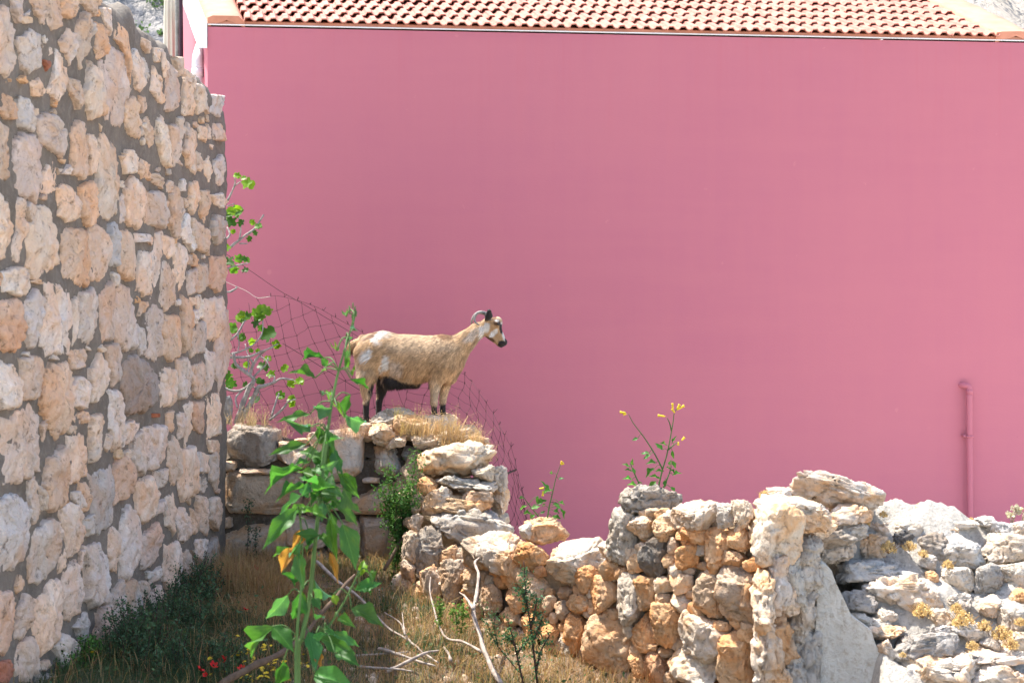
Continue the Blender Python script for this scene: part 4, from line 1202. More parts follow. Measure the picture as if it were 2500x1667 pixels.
# ------------------------------------------------------------------ wire netting behind the goat
def netting():
    rng = np.random.default_rng(21)
    T = np.array([(575, 760), (625, 728), (672, 722), (705, 728), (742, 738), (778, 752), (812, 771), (846, 790), (885, 812), (925, 850), (970, 870), (1020, 882), (1075, 890), (1128, 908), (1148, 925), (1168, 955), (1187, 982), (1207, 1012), (1222, 1044), (1238, 1070), (1255, 1105), (1262, 1150), (1272, 1185), (1280, 1225), (1285, 1290)], float)
    B = np.array([(525, 1010), (560, 1030), (600, 1045), (640, 1050), (680, 1055), (720, 1060), (760, 1065), (800, 1068), (840, 1070), (880, 1072), (920, 1075), (960, 1078), (1000, 1085), (1040, 1100), (1075, 1120), (1100, 1150), (1125, 1185), (1145, 1215), (1165, 1245), (1180, 1270), (1195, 1295), (1212, 1315), (1228, 1330), (1245, 1345), (1262, 1360)], float)
    n = len(T); m = 11
    u = np.linspace(0, n - 1, int(n * 1.15))
    Ti = np.stack([np.interp(u, np.arange(n), T[:, k]) for k in (0, 1)], 1)
    Bi = np.stack([np.interp(u, np.arange(n), B[:, k]) for k in (0, 1)], 1)
    N = len(u)
    G = np.zeros((N, m, 2))
    for j in range(m):
        w = j / (m - 1)
        G[:, j] = Ti * (1 - w) + Bi * w
        G[:, j, 0] += 16 * np.sin(w * np.pi)
    G[:, 1:] += rng.normal(0, 2.6, (N, m - 1, 2))
    # crumpled part right of the goat's rump and at its front legs
    for (cx, cy, r, a) in ((850, 980, 70, 8), (1110, 1020, 35, 6)):
        wgt = np.exp(-((G[..., 0] - cx) ** 2 + (G[..., 1] - cy) ** 2) / (2 * r * r))
        G += wgt[..., None] * rng.normal(0, a, G.shape)
    dep = 11.32 + 0.05 * rng.normal(size=(N, m)) - 0.15 * ss(1000, 1200, G[..., 0]) * 1.0
    dep = np.where(G[..., 0] > 1150, dep - 0.45 * ss(1150, 1260, G[..., 0]), dep)
    W = np.stack([(G[..., 0] - 1250) * dep / F, dep, EYE - (G[..., 1] - HOR) * dep / F], -1)
    root = thing("wire_netting", "sagging rusty wire netting strung behind the goat", "netting", tuple(W[N // 2, m - 1]))
    L = np.array(root.location)
    mb = MB()
    r = 0.0016
    # left panel: a tilted square mesh below the sagging top wire
    a_, b_ = np.array([31.0, -8.0]), np.array([12.0, 35.0])
    node = {}
    for i in range(-14, 22):
        for j in range(-6, 22):
            q = np.array([566.0, 742.0]) + i * a_ + j * b_ + rng.normal(0, 2.2, 2) + 5 * np.array([math.sin(j * .9 + i * .3), math.sin(i * .8)])
            if 520 < q[0] < 1010 and np.interp(q[0], T[:, 0], T[:, 1]) + 2 < q[1] < np.interp(q[0], B[:, 0], B[:, 1]):
                if q[0] > 830: q = q + rng.normal(0, 6, 2)
                node[i, j] = P(*q, 11.32 + .03 * rng.normal())
    for (i, j), p in node.items():
        for di, dj in ((1, 0), (0, 1)):
            if (i + di, j + dj) in node:
                e = node[i + di, j + dj]
                mb.tube(np.array([p, p * .7 + e * .3 + rng.normal(0, .0025, 3), p * .3 + e * .7 + rng.normal(0, .0025, 3), e]) - L, r, 4)
        if (i, j - 1) not in node or (i + 1, j) not in node:      # tie up to the top wire
            q = np.array([1250 + F * p[0] / p[1], HOR - F * (p[2] - EYE) / p[1]])
            yt = np.interp(q[0] - 4, T[:, 0], T[:, 1])
            if 0 < q[1] - yt < 40: mb.tube(np.array([p, P(q[0] - 4, yt, 11.32)]) - L, r, 4)
        mb.tube(np.array([p - [0, .0, .007], p + [0, 0, .007]]) - L, r * 1.6, 4)
    mb.tube(smooth_path([P(*q, 11.32) for q in T[1:10]], 4) - L, r, 4)
    for i in range(N):
        if Ti[i, 0] < 1000: continue
        mb.tube(smooth_path(W[i], 3) + rng.normal(0, .0015, (3 * (m - 1) + 1, 3)) - L, r, 4)
    for j in range(m - 1):
        for i in range(N - 1):
            if Ti[i, 0] < 1000: continue
            a, b = W[i, j], W[i + 1, j]
            mid = (a + b) / 2 + [0, 0.004, -0.006]
            mb.tube(np.array([a, a * .7 + b * .3 + [0, 0, -.003], mid, b]) - L, r * .85, 4)
            mb.tube(np.array([a - [0, .0, .008], a + [0, 0, .008]]) - L, r * 1.7, 4)
    mb.build("mesh", M['wire'], root).location = (0, 0, 0)
    for i in range(2, N):                     # cut wire ends along the top edge
        if 840 < Ti[i, 0] < 1125 and Ti[i, 0] > 895: continue
        mb = MB()
        p = W[i, 0]
        for k in range(2):
            mb.tube(np.array([p, p + [rng.normal(0, .012), 0, rng.uniform(.015, .035)]]) - L, r * 1.2, 4)
        mb.build("wire_end", M['wire'], root).location = (0, 0, 0)
    mb = MB()
    pts = [P(x, y, 11.3) for x, y in ((545, 615), (610, 660), (680, 708), (740, 742), (800, 778), (880, 825), (915, 850))]
    mb.tube(smooth_path(pts, 4) - L, 0.0022, 4)
    mb.build("support_wire", M['wire'], root).location = (0, 0, 0)
    mb = MB()
    pts = [P(x, y, 11.3) for x, y in ((690, 838), (740, 868), (800, 905), (850, 935), (900, 965))]
    mb.tube(smooth_path(pts, 4) - L, 0.0026, 4)
    mb.build("loose_wire", M['wire'], root).location = (0, 0, 0)
    mb = MB()
    pts = [P(x, y, 11.3) for x, y in ((535, 680), (560, 692), (600, 710), (625, 726), (640, 727), (660, 724))]
    mb.tube(smooth_path(pts, 4) - L, 0.0022, 4)
    mb.build("string", M['string'], root).location = (0, 0, 0)
netting()
def iron_bar():
    a, b = P(1218, 1164, 10.5), P(1260, 1146, 10.75)
    mb = MB()
    ts = np.linspace(0, 1, 25)[:, None]
    mb.tube((b - a) * ts, 0.007 * (1 + 0.22 * (np.arange(25) % 2)), 8)
    o = mb.build("iron_bar", M['iron']); o.location = tuple(a)
    tag(o, "short rusty iron bar sticking out of the wall beside the netting", "iron bar")
iron_bar()
# ------------------------------------------------------------------ goat
def surface_nets(S, org, h):
    ins = S < 0
    nx, ny, nz = S.shape
    cs = [(0, 0, 0), (1, 0, 0), (0, 1, 0), (1, 1, 0), (0, 0, 1), (1, 0, 1), (0, 1, 1), (1, 1, 1)]
    sl = lambda A, c: A[c[0]:nx - 1 + c[0], c[1]:ny - 1 + c[1], c[2]:nz - 1 + c[2]]
    cnt = sum(sl(ins, c).astype(np.int8) for c in cs)
    act = (cnt > 0) & (cnt < 8)
    I = np.argwhere(act)
    idx = -np.ones(act.shape, int); idx[tuple(I.T)] = np.arange(len(I))
    vals = np.stack([S[I[:, 0] + c[0], I[:, 1] + c[1], I[:, 2] + c[2]] for c in cs], 1)
    acc = np.zeros((len(I), 3)); num = np.zeros(len(I))
    C = np.array(cs, float)
    for a in range(8):
        for b in range(a + 1, 8):
            if np.abs(C[a] - C[b]).sum() != 1: continue
            va, vb = vals[:, a], vals[:, b]
            x = (va < 0) != (vb < 0)
            t = np.where(x, va / np.where(x, va - vb, 1), 0)[:, None]
            acc += np.where(x[:, None], C[a] + (C[b] - C[a]) * t, 0); num += x
    V = (I + acc / num[:, None]) * h + org
    Q = []
    for ax in range(3):
        o1, o2 = [(1, 2), (2, 0), (0, 1)][ax]
        A = np.moveaxis(ins, ax, 0)
        e = np.argwhere(A[:-1] != A[1:])
        full = np.zeros((len(e), 3), int)
        rest = [k for k in range(3) if k != ax]
        full[:, ax] = e[:, 0]; full[:, rest[0]] = e[:, 1]; full[:, rest[1]] = e[:, 2]
        ok = np.all((full[:, rest] > 0), 1) & (full[:, rest[0]] < S.shape[rest[0]] - 1) & (full[:, rest[1]] < S.shape[rest[1]] - 1)
        full = full[ok]
        d1 = np.zeros(3, int); d1[o1] = 1
        d2 = np.zeros(3, int); d2[o2] = 1
        g = [idx[tuple((full - d).T)] for d in (d1 + d2, d2, np.zeros(3, int), d1)]
        q = np.stack(g, 1)
        flip = ~ins[tuple(full.T)]
        q[flip] = q[flip][:, ::-1]
        Q.append(q)
    Q = np.vstack(Q)
    return V, Q[np.all(Q >= 0, 1)]

GS = 1 / 1254.0
def gp(zx, zy, v=0.0): return np.array([(zx - 1000) * GS, v, (1310 - zy) * GS])

def goat():
    base = P(1055, 1034, 10.85)
    root = thing("goat", "tan and white goat with black legs and curled horns standing on the wall", "goat", tuple(base))
    # round cones: (a, ra, b, rb, lateral squash, blend)
    pr = []
    def rc(a, ra, b, rb, sq=1.0, k=0.03): pr.append((np.array(a), ra, np.array(b), rb, sq, k))
    rc(gp(520, 635), .168, gp(800, 688), .180, .86, .05)
    rc(gp(800, 688), .180, gp(1085, 674), .176, .82, .05)
    rc(gp(425, 590), .118, gp(520, 600), .14, .95, .05)
    rc(gp(1185, 765), .092, gp(1165, 850), .072, .95, .05)
    rc(gp(1110, 560), .075, gp(1180, 640), .125, .75, .05)
    rc(gp(1180, 640), .125, gp(1430, 425), .064, .72, .04)
    rc(gp(1430, 425), .064, gp(1530, 375), .062, .80, .03)
    rc(gp(1550, 355), .062, gp(1605, 375), .055, .85, .025)       # skull
    rc(gp(1625, 335), .038, gp(1600, 350), .05, .95, .02)         # brow
    rc(gp(1600, 380), .052, gp(1672, 520), .034, .80, .025)       # face
    rc(gp(1525, 440), .046, gp(1640, 535), .030, .70, .02)        # jaw
    rc(gp(1660, 545), .030, gp(1690, 535), .024, .95, .015)       # muzzle
    for sgn in (1, -1):
        ea = gp(1525, 322, sgn * .048); eb = gp(1548, 238, sgn * .088)
        rc(ea, .018, (ea + eb) / 2 + [0.004, 0, 0], .030, .8, .008)
        rc((ea + eb) / 2 + [0.004, 0, 0], .029, eb, .016, .8, .006)
        rc(gp(1618, 352, sgn * .04), .016, gp(1630, 372, sgn * .042), .015, 1, .012)   # eye ridge
    # near hind, far hind, near front, far front
    rc(gp(415, 640, .065), .122, gp(392, 840, .085), .080, .75, .05)
    rc(gp(392, 840, .085), .080, gp(388, 1030, .088), .037, .9, .02)
    rc(gp(388, 1030, .088), .033, gp(380, 1110, .088), .023, .9, .015)
    rc(gp(380, 1110, .088), .024, gp(380, 1245, .086), .022, 1, .012)
    rc(gp(380, 1245, .086), .022, gp(386, 1296, .086), .025, .9, .01)
    rc(gp(500, 680, -.065), .118, gp(520, 860, -.082), .072, .75, .05)
    rc(gp(520, 860, -.082), .072, gp(498, 1030, -.085), .032, .9, .02)
    rc(gp(498, 1030, -.085), .032, gp(484, 1100, -.085), .023, .9, .015)
    rc(gp(484, 1100, -.085), .025, gp(476, 1245, -.085), .022, 1, .012)
    rc(gp(476, 1245, -.085), .022, gp(482, 1285, -.085), .025, .9, .01)
    rc(gp(1095, 760, .07), .105, gp(1035, 930, .085), .050, .7, .05)
    rc(gp(1035, 930, .085), .050, gp(1024, 1100, .085), .031, .9, .02)
    rc(gp(1024, 1100, .085), .027, gp(1026, 1190, .085), .019, .95, .015)
    rc(gp(1026, 1190, .085), .021, gp(1032, 1250, .085), .026, 1, .012)
    rc(gp(1130, 790, -.07), .095, gp(1118, 930, -.08), .044, .7, .04)
    rc(gp(1118, 930, -.08), .044, gp(1098, 1090, -.082), .025, .9, .02)
    rc(gp(1098, 1090, -.082), .025, gp(1096, 1180, -.082), .021, .95, .015)
    rc(gp(1096, 1180, -.082), .021, gp(1102, 1245, -.082), .026, 1, .012)
    rc(gp(345, 505), .034, gp(262, 560), .030, .8, .03)           # tail
    rc(gp(262, 560), .030, gp(238, 620), .016, .8, .02)
    rc(gp(600, 880), .072, gp(860, 895), .042, 1.1, .03)          # long belly hair
    h = 0.0062
    lo = np.array([gp(190, 0)[0], -.215, -.02]); hi = np.array([gp(1750, 0)[0], .215, gp(0, 190)[2]])
    ax = [np.arange(lo[k], hi[k], h) for k in range(3)]
    X, Y, Z = np.meshgrid(*ax, indexing='ij', sparse=False)
    S = np.full(X.shape, 1.0, np.float32)
    X = X.astype(np.float32); Y = Y.astype(np.float32); Z = Z.astype(np.float32)
    for a, ra, b, rb, sq, k in pr:
        if ra > .045: ra, rb = ra - .011, max(rb - .009, rb * .85)
        # restrict to a padded box for speed
        pad = max(ra, rb) + 0.10
        m0 = np.maximum(((np.minimum(a, b) - pad - lo) / h).astype(int), 0)
        m1 = np.minimum(((np.maximum(a, b) + pad - lo) / h).astype(int) + 1, S.shape)
        s_ = tuple(slice(m0[i], m1[i]) for i in range(3))
        vc = (a[1] + b[1]) / 2
        x, y, z = X[s_], (Y[s_] - vc) / sq + vc, Z[s_]
        ba = b - a; L2 = max(float(ba @ ba), 1e-9)
        t = np.clip(((x - a[0]) * ba[0] + (y - a[1]) * ba[1] + (z - a[2]) * ba[2]) / L2, 0, 1)
        d = np.sqrt((x - a[0] - ba[0] * t) ** 2 + (y - a[1] - ba[1] * t) ** 2 + (z - a[2] - ba[2] * t) ** 2) - (ra + (rb - ra) * t)
        d = d * (0.5 + 0.5 * sq)
        o = S[s_]
        hh = np.clip(0.5 + 0.5 * (o - d) / k, 0, 1)
        S[s_] = o * (1 - hh) + d * hh - k * hh * (1 - hh) * 0.8
    V, Q = surface_nets(S, lo, h)
    # goat local frame: u forward = +X, v towards camera = -Y
    def colors(V):
        zx = V[:, 0] / GS + 1000; zy = 1310 - V[:, 2] / GS; v = V[:, 1]
        n1 = fbm(V * 16, 71, 3) + .8 * vnoise(V * 75, 5); n2 = fbm(V * np.array([9, 9, 26]) + 4, 72, 3) + .6 * vnoise(V * 70, 6)
        zx = zx + 22 * n1; zy = zy + 22 * n2
        tan = np.array([0.47, 0.29, 0.145]); cream = np.array([0.58, 0.44, 0.29]); white = np.array([0.70, 0.66, 0.60]); black = np.array([0.018, 0.013, 0.011]); brown = np.array([0.22, 0.11, 0.05])
        C = np.tile(tan, (len(V), 1)) * (1 + 0.22 * n2)[:, None]
        def blend(w, c):
            nonlocal C
            w = np.clip(w, 0, 1)[:, None]; C = C * (1 - w) + c * w
        def el(cx, cy, rx, ry, ang=0, soft=.45):
            a = math.radians(ang); dx, dy = zx - cx, zy - cy
            x = dx * math.cos(a) + dy * math.sin(a); y = -dx * math.sin(a) + dy * math.cos(a)
            return np.clip((1 - np.sqrt((x / rx) ** 2 + (y / ry) ** 2)) / soft, 0, 1)
        blend(ss(520, 430, zy) * ss(1250, 1000, zx) * 0.7, cream)
        blend(el(900, 560, 400, 110) * .4, cream); blend(el(880, 760, 300, 110) * .35, tan * .75)
        blend(el(520, 455, 110, 48) * .8, white); blend(el(410, 645, 55, 75, 20), white); blend(el(560, 740, 45, 110, 15), white); blend(el(490, 500, 80, 50, 30) * .7, white)
        blend(el(330, 790, 70, 150) * .75, cream); blend(el(660, 770, 90, 80) * .4, white); blend(el(740, 880, 110, 60) * .8, cream)
        blend(ss(880, 1000, zy) * 0.4, cream)
        blend(el(1430, 590, 60, 190, 35) * .9, cream)
        blend(el(1390, 460, 120, 40, -40) * .38, white); blend(el(1490, 440, 34, 95, 10) * .8, white); blend(el(1050, 1020, 45, 110) * .7, cream)
        blend(el(1130, 470, 130, 32, 5), brown); blend(el(420, 455, 110, 22, -28), brown)
        blend(ss(.10, .02, np.abs(v)) * ss(470, 440, zy) * ss(1200, 900, zx) * .3, brown)
        # belly and legs
        bl = ss(830, 862, zy - 0.19 * (zx - 560)) * ss(500, 560, zx) * ss(985, 940, zx) * ss(1080, 1000, zy)
        blend(bl, black)
        far = v < -0.02
        blend(np.where(far & (zx < 640) & (zy > 800), ss(440, 475, zx), 0), black)
        blend(np.where(far & (zx < 560) & (zy > 1070), 1, 0), black)
        blend(np.where(~far & (zx < 470) & (zy > 800), ss(405, 440, zx) * ss(880, 940, zy), 0), black)
        blend(np.where((zx < 620) & ~far, ss(1075, 1110, zy), 0), black)
        blend(np.where(zx > 900, ss(1105, 1140, zy), 0), black)
        blend(el(262, 640, 45, 60), brown)
        # head, unwarped coordinates for a crisp face
        hx = V[:, 0] / GS + 1000 + 7 * n1; hy = 1310 - V[:, 2] / GS + 7 * n2
        def eh(cx, cy, rx, ry, ang=0, soft=.3):
            a = math.radians(ang); dx, dy = hx - cx, hy - cy
            x = dx * math.cos(a) + dy * math.sin(a); y = -dx * math.sin(a) + dy * math.cos(a)
            return np.clip((1 - np.sqrt((x / rx) ** 2 + (y / ry) ** 2)) / soft, 0, 1)
        face = (hx > 1500).astype(float)
        blend(face * eh(1590, 420, 110, 190, -30, .2), tan * .95)
        blend(face * eh(1590, 450, 70, 26, -48), white)                   # cheek stripe
        blend(face * eh(1520, 390, 40, 60, 0), white)
        blend(face * eh(1690, 440, 30, 120, -14) , white)                 # nose bridge
        blend(face * eh(1660, 395, 16, 70, -8), black)                     # dark line before the eye
        blend(face * eh(1620, 345, 38, 30), brown * .6)
        blend(face * eh(1625, 325, 24, 14), white * .9)
        blend(face * eh(1640, 300, 40, 22, 30) * .8, cream)
        blend(face * eh(1590, 300, 30, 26), brown)
        blend(face * eh(1560, 505, 60, 16, 25), brown * .5)
        blend(face * eh(1675, 555, 52, 42, 20, .25), black); blend(face * eh(1712, 510, 18, 50, -10), black)
        blend(((hy < 330) & (hx > 1490) & (hx < 1585) & (np.abs(v) > .035)) * ss(335, 315, hy), black * 1.2)
        return np.clip(C, 0.005, 0.9)
    def to_world(V): return np.column_stack([V[:, 0], -V[:, 1], V[:, 2]])
    Cb = colors(V)
    me = mesh_np("body", to_world(V), Q, True, Cb * 0.8)
    # mirrored Y flips the winding: put it back
    me.flip_normals()
    body = obj("body", me, M['fur'], root, tuple(base))
    # coat: short strands lying along the body
    rng = np.random.default_rng(9)
    tri = np.vstack([Q[:, [0, 1, 2]], Q[:, [0, 2, 3]]])
    A, B, C_ = V[tri[:, 0]], V[tri[:, 1]], V[tri[:, 2]]
    cr = np.cross(B - A, C_ - A); ar = np.linalg.norm(cr, axis=1)
    pick = rng.choice(len(tri), 60000, p=ar / ar.sum())
    r1, r2 = rng.random((2, len(pick), 1)); s1 = np.sqrt(r1)
    pt = A[pick] * (1 - s1) + B[pick] * s1 * (1 - r2) + C_[pick] * s1 * r2
    nr = cr[pick] / (ar[pick][:, None] + 1e-12)
    ctr = np.column_stack([pt[:, 0], np.zeros(len(pt)), np.full(len(pt), .5)])
    if np.mean(np.sum(nr * (pt - ctr), 1)) < 0: nr = -nr
    zx = pt[:, 0] / GS + 1000; zy = 1310 - pt[:, 2] / GS
    flow = np.tile(np.array([-1.0, 0, -0.45]), (len(pt), 1))
    neck = (zx > 1180) & (zy < 800)
    flow[neck] = [-0.75, 0, -0.75]
    low = ss(640, 900, zy)[:, None]
    flow = flow * (1 - low) + np.array([-0.25, 0, -1.0]) * low
    head = zx > 1500
    flow[head] = [-0.6, 0, 0.5]
    flow += rng.normal(0, .22, flow.shape)
    flow -= nr * np.sum(flow * nr, 1)[:, None]
    flow /= np.linalg.norm(flow, axis=1)[:, None] + 1e-9
    ln = np.full(len(pt), .028)
    ln[head] = .008
    ln[(zy > 980)] = .014
    ln[(zy > 1120)] = .006
    ln[(zy > 800) & (zy < 1000) & (zx > 480) & (zx < 980)] = .055
    ln[(zx < 420) & (zy > 560) & (zy < 1000)] = .050
    ln[(zx < 300)] = .045
    ear = (zy < 325) & (zx > 1490) & (zx < 1590)
    ln[ear] = .006
    ln *= rng.uniform(.6, 1.25, len(pt))
    side = np.cross(nr, flow)
    wd = np.where(ln < .012, .0012, .0022)[:, None]
    lift = rng.uniform(.10, .30, (len(pt), 1))
    p1 = pt + flow * ln[:, None] * .5 + nr * ln[:, None] * lift * .6
    p2 = pt + flow * ln[:, None] + nr * ln[:, None] * lift * .7 + np.array([0, 0, -1]) * ln[:, None] * .12
    p0 = pt - nr * .001
    st = np.stack([p0 - side * wd, p0 + side * wd, p1 - side * wd * .8, p1 + side * wd * .8, p2], 1).reshape(-1, 3)
    i = np.arange(len(pt)) * 5
    q = np.stack([i, i + 1, i + 3, i + 2], 1); t = np.stack([i + 2, i + 3, i + 4], 1)
    clump = fbm(np.column_stack([(pt[:, 0] * .8 - pt[:, 2] * .6) * 70, pt[:, 1] * 60, (pt[:, 0] * .6 + pt[:, 2] * .8) * 14]), 91, 2)
    cc = colors(pt) * (rng.uniform(.6, 1.35, (len(pt), 1)) * (1 + .38 * clump[:, None]))
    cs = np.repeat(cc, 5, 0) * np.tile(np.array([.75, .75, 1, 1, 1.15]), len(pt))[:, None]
    me = mesh_np("coat", to_world(st), [q, t], True, np.clip(cs, 0.004, .92))
    obj("coat", me, M['fur'], root, tuple(base))
    # horns: crescents sweeping back and down
    for sgn, pts in ((1, [(1520, 262), (1475, 246), (1430, 258), (1408, 300), (1415, 340), (1452, 368)]), (-1, [(1515, 262), (1460, 245), (1410, 268), (1382, 315), (1378, 352), (1400, 380)])):
        mb = MB()
        path = smooth_path([gp(x, y, sgn * (.026 + .006 * k)) for k, (x, y) in enumerate(pts)], 6)
        u = np.linspace(0, 1, len(path))
        mb.tube(to_world(path), .0150 * (1 - u * .70) * (1 + .05 * np.sin(u * 70)), 12)
        mb.build("horn", M['horn'], root)
    for sgn in (1, -1):
        v, f = ICO[2]
        e = obj("eye", mesh_np("eye", v * [.013, .008, .011], f), M['eye'], root)
        e.location = Vector(to_world(gp(1634, 358, sgn * .052)[None])[0])
    return root
GOAT = goat()
# ------------------------------------------------------------------ broad-leaved plants
def leaf_grid(widths, fold=0.18, droop=0.25, wav=0.0, seed=0, nx=9, ny=4):
    """unit leaf: midrib along +X from 0 to 1, half width given by a profile, in XY with relief in Z"""
    t = np.linspace(0, 1, nx)
    w = np.interp(t, np.linspace(0, 1, len(widths)), widths)
    s = np.linspace(-1, 1, 2 * ny + 1)
    T, Sg = np.meshgrid(t, s, indexing='ij')
    Y = Sg * w[:, None]
    Z = np.abs(Sg) * w[:, None] * fold * 2 - droop * (T - .35) ** 2
    if wav: Z = Z + wav * np.sin(T * 13 + seed) * np.abs(Sg) ** 2 * w[:, None]
    v = np.stack([T, Y, Z], -1).reshape(-1, 3)
    n, m = T.shape
    i, j = np.meshgrid(np.arange(n - 1), np.arange(m - 1), indexing='ij'); a = (i * m + j).ravel()
    return mesh_np("leaf", v, np.stack([a, a + m, a + m + 1, a + 1], 1))
OV = [0.0, .24, .40, .48, .50, .47, .40, .29, .17, .07, 0.0]
LEAF = [leaf_grid(OV, .16, .25, .25, 1), leaf_grid(OV, .28, .45, .35, 2), leaf_grid(OV, .10, .15, .2, 4), leaf_grid(OV, .30, .5, .35, 7)]
for m_ in LEAF: m_.materials.append(M['leaf'])

def fig_leaf():
    """lobed leaf"""
    out = [(0, 0), (-.05, .22), (.08, .40), (.26, .47), (.34, .34), (.42, .36), (.56, .56), (.72, .52), (.66, .30), (.74, .24), (.90, .20), (1.0, 0)]
    up = np.array(out); dn = up[1:-1][::-1] * [1, -1]
    ring = np.vstack([up, dn])
    c = np.array([[.38, 0]])
    r2 = c + (ring - c) * .55
    pts = np.vstack([ring, r2, c])
    z = 0.22 * np.abs(pts[:, 1]) - 0.2 * (pts[:, 0] - .3) ** 2
    n = len(ring)
    v = np.column_stack([pts, z])
    me = mesh_np("leaf", v, [np.array([(i, (i + 1) % n, n + (i + 1) % n, n + i)[::-1] for i in range(n)]), np.array([(n + (i + 1) % n, n + i, 2 * n)[::-1] for i in range(n)])[:, ::-1]])
    me.materials.append(M['figleaf'])
    return me
FIG = fig_leaf()

def put_leaf(me, parent, b, tip, w, nrm, colr, relief=1.0):
    """b, tip: world points of leaf base and tip; w: full width in metres; nrm: which way the upper face looks"""
    b, tip = np.asarray(b, float), np.asarray(tip, float)
    x = tip - b; Lx = np.linalg.norm(x)
    n = np.asarray(nrm, float)
    y = np.cross(n, x); y /= np.linalg.norm(y) + 1e-9
    z = np.cross(x / Lx, y)
    o = bpy.data.objects.new("leaf", me); col.objects.link(o)
    L = np.array(world_loc(parent))
    zz = z * Lx * relief
    o.parent = parent
    p = b - L
    o.matrix_basis = Matrix(((x[0], y[0] * w, zz[0], p[0]), (x[1], y[1] * w, zz[1], p[1]), (x[2], y[2] * w, zz[2], p[2]), (0, 0, 0, 1)))
    o.color = (*colr, 1)
    return o

def green(rng, k=0):
    c = np.array([0.052, 0.150, 0.030]) * rng.uniform(.65, 1.2)
    c = c * [rng.uniform(.8, 1.25), 1, rng.uniform(.8, 1.3)]
    return c

